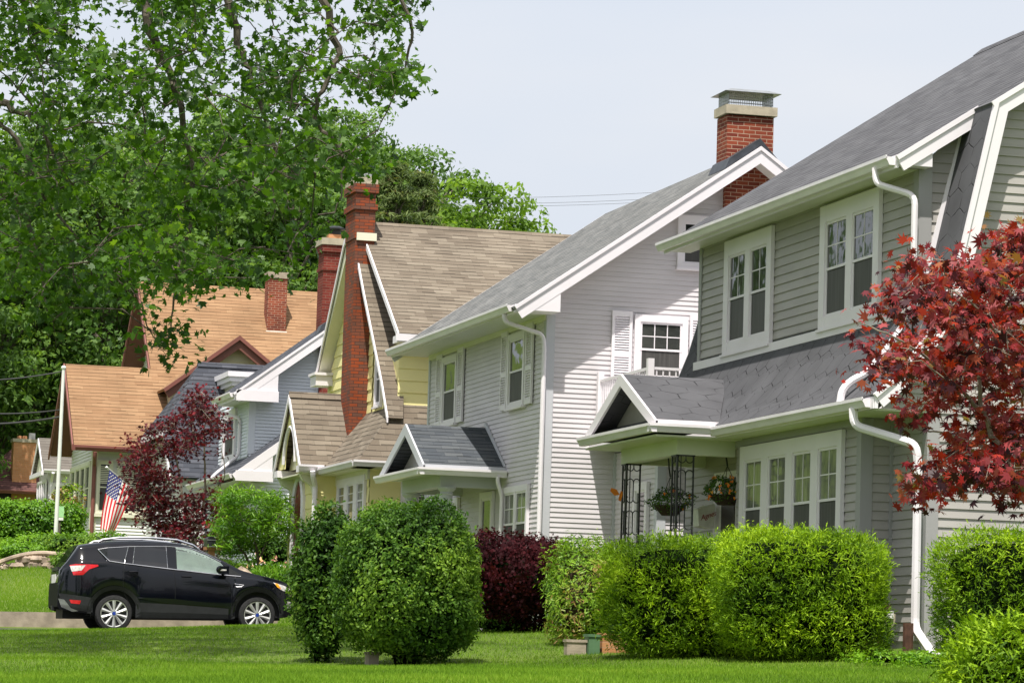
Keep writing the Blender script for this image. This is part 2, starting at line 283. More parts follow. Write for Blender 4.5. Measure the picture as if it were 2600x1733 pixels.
class MB:
    def __init__(s): s.v = []; s.f = []; s.m = []
    def add(s, v, f, mi=0):
        b = len(s.v); s.v += [tuple(map(float, p)) for p in v]; s.f += [tuple(b+i for i in q) for q in f]; s.m += [mi]*len(f); return s
    def box(s, x0, x1, y0, y1, z0, z1, mi=0):
        v = [(x, y, z) for z in (z0, z1) for y in (y0, y1) for x in (x0, x1)]
        return s.add(v, [(0, 2, 3, 1), (4, 5, 7, 6), (0, 1, 5, 4), (2, 6, 7, 3), (0, 4, 6, 2), (1, 3, 7, 5)], mi)
    def prism(s, poly, vec, mi=0):
        n = len(poly); p = [np.array(q, float) for q in poly]; vec = np.array(vec, float)
        nn = np.zeros(3)
        for i in range(n): nn += np.cross(p[i], p[(i+1) % n])
        if nn@vec > 0: p = p[::-1]
        v = p+[q+vec for q in p]
        return s.add(v, [tuple(range(n)), tuple(range(2*n-1, n-1, -1))]+[(i, i+n, (i+1) % n+n, (i+1) % n) for i in range(n)], mi)
    def slab(s, poly, th=.07, mi=0):          # roof plane: polygon is the top surface
        p = [np.array(q, float) for q in poly]; n = np.zeros(3)
        for i in range(len(p)): n += np.cross(p[i], p[(i+1) % len(p)])
        n /= np.linalg.norm(n); n = n if n[2] > 0 else -n
        return s.prism(p, -n*th, mi)
    def tube(s, pts, r, k=8, mi=0, sq=False, cap=True):
        pts = [np.array(q, float) for q in pts]; n = len(pts); rr = r if hasattr(r, '__len__') else [r]*n
        b = len(s.v); up = None; V = []
        for i in range(n):
            d = pts[min(i+1, n-1)]-pts[max(i-1, 0)]; d = d/(np.linalg.norm(d)+1e-9)
            if up is None:
                up = np.array([0, 0, 1.]) if abs(d[2]) < .9 else np.array([0, 1., 0])
            a = np.cross(d, up); a /= np.linalg.norm(a)+1e-9; c = np.cross(a, d); up = c
            for j in range(k):
                th = 2*math.pi*(j+(.5 if sq else 0))/k
                V.append(pts[i]+rr[i]*(a*math.cos(th)+c*math.sin(th)))
        Fc = [(i*k+j, i*k+(j+1) % k, (i+1)*k+(j+1) % k, (i+1)*k+j) for i in range(n-1) for j in range(k)]
        if cap: Fc += [tuple(range(k))[::-1], tuple(range((n-1)*k, n*k))]
        return s.add(V, Fc, mi)
    def lathe(s, c, prof, k=20, ax='z', mi=0):
        V = []
        for (r, h) in prof:
            for j in range(k):
                a = 2*math.pi*j/k; x, y = r*math.cos(a), r*math.sin(a)
                V.append((c[0]+x, c[1]+y, c[2]+h) if ax == 'z' else (c[0]+x, c[1]+h, c[2]+y))
        n = len(prof)
        return s.add(V, [(i*k+j, i*k+(j+1) % k, (i+1)*k+(j+1) % k, (i+1)*k+j) for i in range(n-1) for j in range(k)]+[tuple(range(k))[::-1], tuple(range((n-1)*k, n*k))], mi)
    def lap(s, o, u, n, poly, e=.1, d=.019, mi=0, zoff=0.0):   # lapped siding, poly convex in (a, z)
        o, u, n = (np.array(q, float) for q in (o, u, n)); zs = [q[1] for q in poly]
        k = math.floor((min(zs)-zoff)/e)
        while zoff+k*e < max(zs)-1e-6:
            z0, z1 = zoff+k*e, zoff+(k+1)*e; k += 1
            q = clip(clip(poly, z0, 1), z1, -1)
            if len(q) < 3: continue
            s.add([o+u*a+np.array([0, 0, z])+n*(.002+d*(z1-z)/e) for a, z in q], [tuple(range(len(q)))], mi)
            zb = min(z for a, z in q); bt = [a for a, z in q if abs(z-zb) < 1e-6]
            if len(bt) >= 2 and abs(zb-z0) < 1e-5:
                a0, a1 = min(bt), max(bt); P = lambda a, off: o+u*a+np.array([0, 0, zb])+n*off
                s.add([P(a0, 0), P(a1, 0), P(a1, .002+d), P(a0, .002+d)], [(0, 1, 2, 3)], mi)
        return s
    def build(s, name, mat, par=None, org=None, smooth=False):
        me = bpy.data.meshes.new(name); off = ORG[par.name] if par is not None else (np.array(org, float) if org is not None else np.zeros(3))
        me.from_pydata([tuple(np.array(p)-off) for p in s.v], [], s.f); me.update()
        for mm in (mat if isinstance(mat, (list, tuple)) else [mat]): me.materials.append(MT[mm])
        if len(set(s.m)) > 1: me.polygons.foreach_set('material_index', s.m)
        if smooth: me.polygons.foreach_set('use_smooth', [True]*len(me.polygons))
        mesh_uv(me)
        o = bpy.data.objects.new(name, me)
        if par is None: o.location = tuple(off); COL.objects.link(o); ORG[o.name] = off
        else: link(o, par)
        return o
def clip(poly, z, s):
    out = []; n = len(poly)
    for i in range(n):
        a, b = poly[i], poly[(i+1) % n]; da, db = s*(a[1]-z), s*(b[1]-z)
        if da >= -1e-9: out.append(a)
        if (da > 1e-9 and db < -1e-9) or (da < -1e-9 and db > 1e-9):
            t = da/(da-db); out.append((a[0]+(b[0]-a[0])*t, z))
    return out
def ngon_mesh(name, V, k, mats, par=None, org=(0, 0, 0), tint=None, midx=None, smooth=False):
    off = ORG[par.name] if par is not None else np.array(org, float)
    V = V-off; N = len(V)//k; me = bpy.data.meshes.new(name)
    me.vertices.add(len(V)); me.vertices.foreach_set('co', V.astype(np.float32).ravel())
    me.loops.add(N*k); me.loops.foreach_set('vertex_index', np.arange(N*k, dtype=np.int32))
    me.polygons.add(N); me.polygons.foreach_set('loop_start', np.arange(0, N*k, k, dtype=np.int32))
    for mm in (mats if isinstance(mats, (list, tuple)) else [mats]): me.materials.append(MT[mm])
    if tint is not None:
        a = me.attributes.new('tint', 'FLOAT', 'POINT'); a.data.foreach_set('value', np.repeat(np.clip(tint, 0, 1), k).astype(np.float32))
    me.update(calc_edges=True)
    if midx is not None: me.polygons.foreach_set('material_index', midx)
    o = bpy.data.objects.new(name, me)
    if par is None: o.location = tuple(off); COL.objects.link(o); ORG[o.name] = off
    else: link(o, par)
    return o
def polar(l): return np.array([(r*math.cos(math.radians(a)), r*math.sin(math.radians(a))) for a, r in l])
T_MAPLE = polar([(-90, .30), (-50, .42), (-8, .72), (16, .50), (42, .98), (62, .52), (90, 1.05), (118, .52), (138, .98), (164, .50), (188, .72), (230, .42)])
T_JAP = polar([(-90, .14), (-30, .55), (-4, .36), (18, .82), (35, .43), (54, .98), (72, .46), (90, 1.06), (108, .46), (126, .98), (145, .43), (162, .82), (184, .36), (210, .55)])
T_OVAL = np.array([(0, -1), (.42, -.35), (.38, .35), (0, 1), (-.38, .35), (-.42, -.35)])
T_RH = np.array([(0, -1), (.5, 0), (0, 1), (-.5, 0)])
T_LONG = np.array([(-.05, -1), (.16, -.2), (.1, .6), (0, 1), (-.1, .6), (-.16, -.2)])
T_SPRAY = np.array([(.75, 1)])*np.array([(0, -1), (.30, -.35), (.10, -.25), (.34, .3), (.10, .3), (0, 1), (-.10, .3), (-.34, .3), (-.10, -.25), (-.30, -.35)])
def unit(v): return v/(np.linalg.norm(v, axis=-1, keepdims=True)+1e-9)
def leaf_verts(P, Nr, size, T, rng, jit=.5, axis=None, droop=.12):
    N = len(P); n = unit(unit(Nr)+rng.normal(0, jit, (N, 3)))
    a = rng.normal(0, 1, (N, 3)) if axis is None else axis+rng.normal(0, .35, (N, 3))
    t = unit(a-n*(a*n).sum(1, keepdims=True)); b = np.cross(n, t)      # t is the leaf's long axis (template y)
    sz = (size*(1+rng.normal(0, .22, N)).clip(.5, 1.6))[:, None, None]
    r2 = (T**2).sum(1)[None, :, None]
    V = P[:, None, :]+sz*(T[None, :, 0, None]*b[:, None, :]+T[None, :, 1, None]*t[:, None, :]-droop*r2*n[:, None, :])
    return V.reshape(-1, 3)
# ------------------------------------------------------------------ ground
GP = np.array([(0, 0, -1.6), (-25, 0, -1.6), (30, 0, -1.2), (2.8, 25, -.22), (6.9, 26, -.07), (11.8, 28, .06), (11.8, 31, .12), (4.5, 40, .02), (6, 49, .27), (9.4, 40.1, .08), (8.5, 41, .06), (12.9, 47.5, .62), (12.5, 42.9, .42),
 (12.5, 39.3, .30), (13.3, 37, .26), (14.1, 33.7, .22), (15.2, 38, .45), (16.5, 45, .6), (6.7, 58.5, .50), (8.8, 59.5, .61), (11.2, 60.3, .74), (11.5, 55, .74), (13.5, 60.5, .92),
 (7, 62.5, .55), (9.1, 62.5, .59), (11.8, 62.5, .68), (13.6, 62.5, .75), (7, 65, .56), (9.1, 65, .60), (11.8, 65, .69), (13.6, 65, .76), (7.3, 67.2, .88), (10.5, 67.2, .98), (13, 67.5, 1.1), (7.7, 71, 1.35), (8.2, 74.5, 1.98), (10.4, 75, 2.15), (13.3, 71, 1.7),
 (12.6, 75.4, 2.4), (15, 68, 1.3), (15, 80, 2.3), (8.9, 78, 2.35), (9.3, 84, 2.85), (11.4, 88, 3.15), (11, 97, 3.35), (12.9, 94, 3.46), (15, 100, 3.6), (13, 110, 3.9), (12, 120, 4.3),
 (-6, 40, -.9), (-14, 60, -.3), (-6, 62, .1), (-14, 100, 1.5), (0, 62, .35), (-2, 90, 2.0), (-25, 60, 0), (20, 55, 1.0), (22, 70, 1.6), (20, 90, 3), (40, 60, 2), (40, 100, 4.5), (32, 40, 1.0), (60, 60, 3),
 (20, 135, 6), (-5, 140, 6), (50, 140, 8), (20, 165, 12), (60, 165, 13), (-12, 165, 11), (20, 210, 22), (70, 210, 22), (-30, 210, 20), (20, 320, 34), (120, 320, 34), (-80, 320, 30), (-80, 60, -1), (-80, 180, 10), (140, 60, 6), (140, 180, 16), (0, -60, -2), (100, -60, -2), (-80, -60, -2)], float)
def _k(a, b): return np.sqrt(((a[:, None, :]-b[None, :, :])**2).sum(2)+.3)
_A = _k(GP[:, :2], GP[:, :2]); _n = len(GP)
_M = np.zeros((_n+1, _n+1)); _M[:_n, :_n] = _A; _M[:_n, _n] = 1; _M[_n, :_n] = 1
_w = np.linalg.solve(_M, np.append(GP[:, 2], 0))
def gz(x, y):
    q = np.stack([np.ravel(x), np.ravel(y)], 1).astype(float); return (_k(q, GP[:, :2])@_w[:_n]+_w[_n])
def gz1(x, y): return float(gz([x], [y])[0])
def hit(x, y, d0=55, d1=115):
    d = np.linspace(d0, d1, 600); P = ray(x, y)[None]*d[:, None]; g = gz(P[:, 0], P[:, 1])-P[:, 2]; i = np.argmax(g > 0)
    return P[i] if g[i] > 0 else P[-1]
def grid_sheet(name, xs, ys, mat, dz, kind='structure', label=None, xf=None):
    X, Y = np.meshgrid(xs, ys); Z = gz(X, Y).reshape(X.shape)+dz
    V = np.stack([X.ravel(), Y.ravel(), Z.ravel()], 1); a, b = len(xs), len(ys)
    me = bpy.data.meshes.new(name); me.from_pydata(V.tolist(), [], [(j*a+i, j*a+i+1, (j+1)*a+i+1, (j+1)*a+i) for j in range(b-1) for i in range(a-1)])
    me.materials.append(MT[mat]); me.polygons.foreach_set('use_smooth', [True]*len(me.polygons)); mesh_uv(me)
    o = bpy.data.objects.new(name, me); COL.objects.link(o); tag(o, kind=kind); return o
grid_sheet('ground', np.concatenate([np.arange(-400, -20, 40), np.arange(-20, 30, .75), np.arange(30, 520, 40)]), np.concatenate([np.arange(-120, 16, 8), np.arange(16, 130, .75), np.arange(130, 900, 30)]), 'lawn', 0)
grid_sheet('driveway', np.arange(-8, 16.1, .6), np.arange(61.9, 65.6, .35), 'asphalt', .012)
grid_sheet('road', np.arange(-16, -7.9, 1), np.arange(-60, 300, 4), 'asphalt', .03)
# ------------------------------------------------------------------ building helpers
XU, YU = (1, 0, 0), (0, 1, 0)
def gutter(par, p0, p1, out, mat='gutter_white', r=.065):
    """K-style gutter along p0-p1, back edge at p0/p1, opening outwards along out"""
    p0, p1, out = (np.array(q, float) for q in (p0, p1, out)); z = np.array([0, 0, 1.])
    prof = [(0, 0), (1.75, 0), (1.75, -.35), (1.45, -.8), (1.1, -1.55), (0, -1.55)]
    mb = MB(); mb.prism([p0+out*a*r+z*b*r for a, b in prof], p1-p0)
    mb.prism([p0+out*1.6*r+z*.02, p0+out*1.85*r+z*.02, p0+out*1.85*r-z*.02, p0+out*1.6*r-z*.02], p1-p0)
    return mb.build('gutter', mat, par)
def downspout(par, pts, r=.05, mat='gutter_white'):
    q = [np.array(p, float) for p in pts]; out = [q[0]]
    for i in range(1, len(q)-1):
        a, b = unit(q[i-1]-q[i]), unit(q[i+1]-q[i]); L = min(np.linalg.norm(q[i-1]-q[i]), np.linalg.norm(q[i+1]-q[i]))*.45; L = min(L, .12)
        for t in (0, .25, .5, .75, 1): out.append(q[i]+a*L*(1-t)**2+b*L*t*t)
    out.append(q[-1])
    return MB().tube(out, r, 8).build('downspout', mat, par, smooth=False)
def window(par, o, u, n, a0, a1, z0, z1, units=1, casing=.10, grid=(2, 2), lower='screen_grey', upper='glass', trim='trim_white', mull=.10, sill=True, head=0, split=.5, low_grid=None, name='window'):
    """double-hung window bank; o origin, u along wall, n outward; opening a0..a1 incl. casing"""
    o, u, n = (np.array(q, float) for q in (o, u, n)); Z = np.array([0, 0, 1.])
    P = lambda a, z, d: o+u*a+Z*z+n*(d+.016)
    if a1 < a0: a0, a1 = a1, a0
    def bar(mb, a, b, c, d, d0, d1): mb.prism([P(a, c, d0), P(b, c, d0), P(b, d, d0), P(a, d, d0)], n*(d1-d0))
    fr = MB()
    bar(fr, a0, a0+casing, z0, z1, 0, .055); bar(fr, a1-casing, a1, z0, z1, 0, .055)
    bar(fr, a0+casing, a1-casing, z1-casing*1.15-head, z1, 0, .052); bar(fr, a0+casing, a1-casing, z0, z0+casing*.8, 0, .052)
    if sill: bar(fr, a0-.02, a1+.02, z0-.035, z0+.001, 0, .085)
    W = a1-a0-2*casing; uw = (W-mull*(units-1))/units; b0, b1 = z0+casing*.8, z1-casing*1.15-head
    for i in range(units-1):
        m0 = a0+casing+uw*(i+1)+mull*i; bar(fr, m0, m0+mull, b0, b1, 0, .05)
    wo = fr.build(name, trim, par)
    zm = b0+(b1-b0)*(1-split) if split != .5 else (b0+b1)/2; s = .035
    for i in range(units):
        sa, up, lo = MB(), MB(), MB()
        l = a0+casing+(uw+mull)*i; r = l+uw
        for (zz0, zz1, dd) in ((zm-s*.5, b1, .036), (b0, zm+s*.5, .03)):
            bar(sa, l, l+s, zz0, zz1, .012, dd); bar(sa, r-s, r, zz0, zz1, .012, dd)
            bar(sa, l+s, r-s, zz1-s, zz1, .012, dd); bar(sa, l+s, r-s, zz0, zz0+s, .012, dd-.002)
        bar(up, l+s, r-s, zm, b1-s, .010, .020); bar(lo, l+s, r-s, b0+s, zm, .010, .018)
        def grd(g, q0, q1, dd):
            for k in range(1, g[0]):
                c = l+s+(uw-2*s)*k/g[0]; bar(sa, c-.008, c+.008, q0, q1, .0185, dd)
            for k in range(1, g[1]):
                c = q0+(q1-q0)*k/g[1]; bar(sa, l+s, r-s, c-.008, c+.008, .0185, dd+.001)
        if grid: grd(grid, zm+s*.5, b1-s, .024)
        if low_grid: grd(low_grid, b0+s, zm-s*.5, .022)
        sa.build('sash', trim, wo); up.build('pane', upper, wo); lo.build('pane', lower, wo)
    return wo
def shutter(par, o, u, n, a0, a1, z0, z1, mat='trim_white'):
    o, u, n = (np.array(q, float) for q in (o, u, n)); Z = np.array([0, 0, 1.])
    if a1 < a0: a0, a1 = a1, a0
    P = lambda a, z, d: o+u*a+Z*z+n*(d+.014); mb = MB(); w = .05; zm = z0+(z1-z0)*.42
    def bar(a, b, c, d, d0, d1): mb.prism([P(a, c, d0), P(b, c, d0), P(b, d, d0), P(a, d, d0)], n*(d1-d0))
    bar(a0, a0+w, z0, z1, .014, .052); bar(a1-w, a1, z0, z1, .014, .052)
    for c, d in ((z0, z0+.09), (zm, zm+.08), (z1-.09, z1)): bar(a0+w, a1-w, c, d, .014, .05)
    bar(a0+w, a1-w, z0+.08, z1-.08, .012, .02)
    for c, d in ((z0+.09, zm), (zm+.08, z1-.09)):
        k = int((d-c)/.042)
        for i in range(k):
            z = c+(i+.5)*(d-c)/k; mb.add([P(a0+w, z+.016, .024), P(a1-w, z+.016, .024), P(a1-w, z-.014, .048), P(a0+w, z-.014, .048)], [(0, 1, 2, 3)])
            mb.add([P(a0+w, z-.014, .048), P(a1-w, z-.014, .048), P(a1-w, z-.02, .045), P(a0+w, z-.02, .045)], [(0, 1, 2, 3)])
    return mb.build('shutter', mat, par)
def cornerboard(par, x, y, z0, z1, mat, w=.11, sx=1, sy=1):
    """L-shaped corner board; corner at (x,y) of faces -X and -Y"""
    mb = MB(); t = .028
    mb.box(x-t*sx, x, y-t*sy, y+w*sy, z0, z1) if sx*sy > 0 else mb.box(min(x-t*sx, x), max(x-t*sx, x), min(y-t*sy, y+w*sy), max(y-t*sy, y+w*sy), z0, z1)
    mb.box(x, x+w*sx, y-t*sy, y, z0, z1) if sx*sy > 0 else mb.box(min(x, x+w*sx), max(x, x+w*sx), min(y-t*sy, y), max(y-t*sy, y), z0, z1)
    return mb.build('corner_board', mat, par)
def ribbon(par, prof, wd, y0, y1, mat, name='rake_board', vertical=True):
    """board following an XZ profile, hanging wd below it"""
    mb = MB()
    for (a, b) in zip(prof[:-1], prof[1:]):
        pa, pb = np.array((a[0], y0, a[1])), np.array((b[0], y0, b[1]))
        def dn(i):
            d1 = np.array(prof[i])-np.array(prof[i-1]) if i > 0 else np.array(prof[1])-np.array(prof[0])
            d2 = np.array(prof[i+1])-np.array(prof[i]) if i < len(prof)-1 else d1
            d = unit(unit(d1)+unit(d2)); n = np.array([d[1], -d[0]]); n = n if n[1] < 0 else -n
            k = 1/max(.35, unit(d1)@d); return np.array((n[0]*wd*k, 0, n[1]*wd*k))
        i = prof.index(a)
        mb.prism([pa, pb, pb+dn(i+1), pa+dn(i)], (0, y1-y0, 0))
    return mb.build(name, mat, par)
def plane_poly(o, pts): return [np.array(o)+np.array(p) for p in pts]
# ------------------------------------------------------------------ house 1: sage gambrel house (nearest, right)
O = (0, 0, 0); NX, NY = (-1, 0, 0), (0, -1, 0)
FX = lambda x: ((x, 0, 0), YU, NX)     # wall facing -X at x: coordinate a = Y
FY = lambda y: ((0, y, 0), XU, NY)     # wall facing -Y at y: coordinate a = X
h1 = thing('gambrel_house', (15.45, 38.5, .4), 'sage green gambrel house with scalloped charcoal shingles, nearest on the right', 'house', 'houses along the street')
E1, WX, DX = .115, 15.45, 15.5
prof = [(14.6, 3.5), (14.82, 3.69), (15.04, 3.95), (15.25, 4.25), (15.42, 4.55), (15.56, 4.9), (15.69, 5.35), (16.1, 7.17), (20.2, 9.86)]
rprof = [(40.4-x, z) for x, z in prof[::-1]][1:]
full = prof+rprof
YN, YF = 38.2, 48.45
wl = MB(); wl.lap(*FY(38.5), [(WX, .55), (24.95, .55), (24.95, 3.36), (WX, 3.36)], E1)
lv = [3.36]+[z for x, z in prof[1:]]
def px_at(z, side=0):
    xs = [x for x, _ in prof]; zs = [q for _, q in prof]; x = float(np.interp(z+.14, zs, xs))+.07; return x if side == 0 else 40.4-x
for a, b in zip(lv[:-1], lv[1:]):
    if px_at(b) >= 20.1: b = 9.75
    wl.lap(*FY(38.5), [(px_at(a)+(.15 if a < 3.5 else 0), a), (px_at(a, 1), a), (px_at(b, 1), b), (px_at(b), b)], E1)
wl.build('gable_wall', 'siding_sage', h1)
wb = MB()
wb.lap(*FX(WX), [(39.67, .55), (38.5, .55), (38.5, 3.34), (39.67, 3.34)], E1); wb.build('front_wall', 'siding_sage', h1); wb = MB()
wb.lap(*FX(WX), [(44.5, 1.0), (48.1, 1.0), (48.1, 3.34), (44.5, 3.34)], E1); wb.build('front_wall', 'siding_sage', h1)
bw = MB(); bw.lap(*FX(15.04), [(39.67, .55), (44.5, .55), (44.5, 3.34), (39.67, 3.34)], E1); bw.lap(*FY(39.67), [(15.04, .55), (WX, .55), (WX, 3.34), (15.04, 3.34)], E1)
bw.lap((0, 44.5, 0), XU, (0, 1, 0), [(15.04, .55), (WX, .55), (WX, 3.34), (15.04, 3.34)], E1); bw.build('bay_wall', 'siding_sage', h1)
MB().box(WX, 24.95, 38.52, 48.1, -.1, 3.4).build('core_wall', 'siding_sage', h1)
fd = MB(); fd.box(15.5, 24.9, 38.55, 48.0, -.4, .56); fd.box(15.1, 15.5, 39.75, 44.4, -.4, .55); fd.build('foundation', 'flashing', h1)
dw = MB(); dw.lap(*FX(DX), [(39.06, 4.6), (47.75, 4.6), (47.75, 6.42), (39.06, 6.42)], .125); dw.build('dormer_wall', 'siding_sage', h1)
ck = MB(); ck.lap(*FY(39.06), [(DX, 4.7), (15.62, 5.0), (16.12, 7.05), (DX, 6.45)], .125)
ck.box(DX+.01, 19.4, 39.08, 47.73, 4.9, 6.45); ck.build('dormer_cheek', 'siding_sage', h1)
ub = 1.0
# roofs
rf = MB()
for (a, b) in zip(prof[:6], prof[1:7]): rf.slab([(a[0], YN, a[1]), (b[0], YN, b[1]), (b[0], YF, b[1]), (a[0], YF, a[1])], .06)
rf.slab([(15.69, YN, 5.35), (16.1, YN, 7.17), (16.1, 39.3, 7.17), (15.69, 39.3, 5.35)], .06)
rf.slab([(15.69, 47.6, 5.35), (16.1, 47.6, 7.17), (16.1, YF, 7.17), (15.69, YF, 5.35)], .06)
rf.build('lower_roof', 'shingle_hex', h1)
sl_ = .655
zt = lambda x: 6.52+(x-15.1)*sl_
ur = MB(); ur.slab([(15.08, 38.8, zt(15.08)), (20.2, 38.8, zt(20.2)), (20.2, 48.4, zt(20.2)), (15.08, 48.4, zt(15.08))], .06)
ur.slab([(16.07, YN, zt(16.07)-.004), (20.2, YN, zt(20.2)-.004), (20.2, 38.8, zt(20.2)-.004), (16.07, 38.8, zt(16.07)-.004)], .06)
ur.slab([(16.07, 48.4, zt(16.07)-.004), (20.2, 48.4, zt(20.2)-.004), (20.2, YF, zt(20.2)-.004), (16.07, YF, zt(16.07)-.004)], .06)
ur.slab([(20.2, YN, zt(20.2)), (24.3, YN, 7.17), (24.3, YF, 7.17), (20.2, YF, zt(20.2))], .06)
ur.slab([(24.3, YN, 7.17), (25.8, YN, 3.5), (25.8, YF, 3.5), (24.3, YF, 7.17)], .06)
ur.prism([(20.05, YN, zt(20.05)+.01), (20.2, YN, zt(20.2)+.035), (20.35, YN, zt(20.05)+.01)], (0, 10.24, 0))
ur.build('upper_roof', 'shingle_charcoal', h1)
ribbon(h1, prof[:8], .20, YN-.035, YN-.001, 'trim_white'); ribbon(h1, prof[:8], .055, YN-.06, YN-.036, 'trim_white', 'rake_moulding')
ribbon(h1, [(16.1, 7.17), (20.2, 9.86)], .20, YN-.034, YN-.002, 'trim_white'); ribbon(h1, [(16.05, 7.15), (20.2, 9.86)], .06, YN-.059, YN-.035, 'trim_white', 'rake_moulding')
ribbon(h1, rprof, .2, YN-.035, YN-.001, 'trim_white')
ribbon(h1, prof[:8], .2, YF, YF+.03, 'trim_white')
# underside of the gable overhang
sf = MB()
for a, b in zip(prof[:7], prof[1:8]): sf.add([(a[0]+.08, YN, a[1]-.17), (b[0]+.08, YN, b[1]-.17), (b[0]+.08, 38.5, b[1]-.17), (a[0]+.08, 38.5, a[1]-.17)], [(0, 1, 2, 3)])
sf.box(14.63, WX+.02, 38.5, 44.2, 3.335, 3.36); sf.box(14.63, WX, 44.2, 48.1, 3.32, 3.345); sf.box(15.1, DX, 39.0, 48.3, 6.40, 6.42)
sf.build('soffit', 'soffit_green', h1)
# dormer rake + box return
zr = lambda x: zt(x)
ribbon(h1, [(15.06, zr(15.06)), (16.14, zr(16.14))], .20, 38.765, 38.799, 'trim_white', 'dormer_rake'); ribbon(h1, [(15.06, zr(15.06)+.01), (16.12, zr(16.12)+.01)], .06, 38.745, 38.766, 'trim_white', 'rake_moulding')
bx = MB(); bx.prism([(15.10, 38.79, 6.40), (15.55, 38.79, 6.40), (15.55, 38.79, 6.68), (15.10, 38.79, 6.48)], (0, .27, 0)); bx.box(15.08, 15.11, 38.8, 48.3, 6.36, 6.52); bx.build('eave_return', 'trim_white', h1)
fas = MB(); fas.box(14.61, 14.64, 38.2, 44.2, 3.33, 3.47); fas.box(14.62, 14.66, 38.17, 38.5, 3.33, 3.5); fas.build('fascia', 'trim_white', h1)
gutter(h1, (15.08, 38.85, 6.50), (15.08, 48.36, 6.50), NX); gutter(h1, (14.62, 38.3, 3.45), (14.62, 44.2, 3.45), NX)
fl = MB(); fl.box(DX-.075, DX-.022, 39.06, 47.8, 4.58, 4.70); fl.prism([(15.42, 39.03, 4.56), (15.5, 39.03, 4.56), (16.1, 39.03, 7.02), (16.04, 39.03, 7.02)], (0, .02, 0)); fl.build('flashing', 'trim_white', h1)
cornerboard(h1, DX, 39.06, 4.62, 6.4, 'sage_trim', .15); cornerboard(h1, 15.04, 39.67, .55, 3.33, 'sage_trim', .13); cornerboard(h1, WX, 38.5, .45, 3.33, 'sage_trim', .13)
MB().box(WX-.05, WX, 39.62, 39.67, .55, 3.33).build('corner_board', 'sage_trim', h1)
MB().box(DX-.03, DX, 47.64, 47.76, 4.6, 6.4).build('corner_board', 'sage_trim', h1)
fz = MB(); fz.box(15.0, 15.04, 39.6, 44.5, 3.24, 3.335); fz.build('frieze', 'sage_trim', h1)
for a0, a1 in ((44.42, 46.48), (40.28, 42.46)): window(h1, *FX(DX), a0, a1, 4.70, 6.35, 2, .20, (2, 2), mull=.22, head=.0)
window(h1, *FX(15.04), 40.23, 44.2, 1.55, 3.22, 4, .17, (2, 2), mull=.27, upper='glass_curtain')
for k in range(2):
    pass
downspout(h1, [(15.0, 39.32, 6.42), (15.0, 39.28, 6.22), (15.38, 38.92, 6.05), (15.38, 38.92, 4.75)], .042)
downspout(h1, [(15.33, 39.15, 4.42), (15.12, 39.18, 4.10), (14.9, 39.2, 3.84), (14.70, 39.2, 3.74), (14.58, 39.2, 3.62), (14.56, 39.2, 3.45)], .05)
downspout(h1, [(14.56, 38.75, 3.36), (14.56, 38.7, 3.15), (15.22, 38.33, 2.93), (15.25, 38.33, 2.7), (15.25, 38.33, .72), (15.18, 37.6, .42), (15.1, 36.9, .30)], .055)
# porch of house 1
pr = MB()
ya, yb, yr_ = 44.2, 47.66, 45.93; za, zp = 3.53, 4.30; x0 = 13.78
pr.slab([(x0, yr_, zp), (15.33, yr_, zp), (14.66, ya, za), (x0, ya, za)], .05); pr.slab([(x0, yr_, zp), (15.33, yr_, zp), (14.66, yb, za), (x0, yb, za)], .05)
pr.slab([(13.72, ya+.2, 3.5), (13.72, yb-.2, 3.5), (14.15, yb-.35, 3.66), (14.15, ya+.35, 3.66)], .04)
pr.build('porch_roof', 'shingle_hex', h1)
pt = MB(); pt.prism([(14.1, ya+.12, 3.5), (14.1, yb-.12, 3.5), (14.1, yr_, 4.24)], (.03, 0, 0)); pt.build('pediment', 'siding_sage', h1)
pk = MB()
for s_, ye in ((1, ya), (-1, yb)):
    pk.prism([(x0, yr_, zp-.0), (x0, ye, za-.0), (x0, ye+.0, za-.1), (x0, ye+s_*.12, za-.1), (x0, yr_, zp-.17)], (-.035, 0, 0))
pk.box(13.75, 14.66, ya, ya+.03, 3.44, 3.55); pk.box(13.74, 13.77, ya, yb, 3.40, 3.5); pk.box(13.75, 14.66, yb-.03, yb, 3.44, 3.55); pk.build('porch_trim', 'trim_white', h1)
pb = MB(); pb.box(14.19, 15.04, 44.6, 44.75, 3.11, 3.335); pb.box(14.19, 14.34, 44.75, 47.26, 3.11, 3.335); pb.box(14.34, 15.45, 47.11, 47.26, 3.11, 3.335); pb.build('porch_beam', 'soffit_green', h1)
ps = MB(); ps.box(13.76, 14.63, ya+.01, yb-.01, 3.32, 3.345); ps.box(14.34, 15.45, 44.75, 47.11, 3.3, 3.318); ps.build('porch_ceiling', 'soffit_green', h1)
gutter(h1, (13.74, ya-.1, 3.47), (13.74, yb, 3.47), NX); gutter(h1, (13.63, ya, 3.472), (14.62, ya, 3.472), NY)
pf = MB(); pf.box(14.05, 15.45, 44.5, 47.4, .2, 1.0); pf.build('porch_floor', 'concrete', h1)
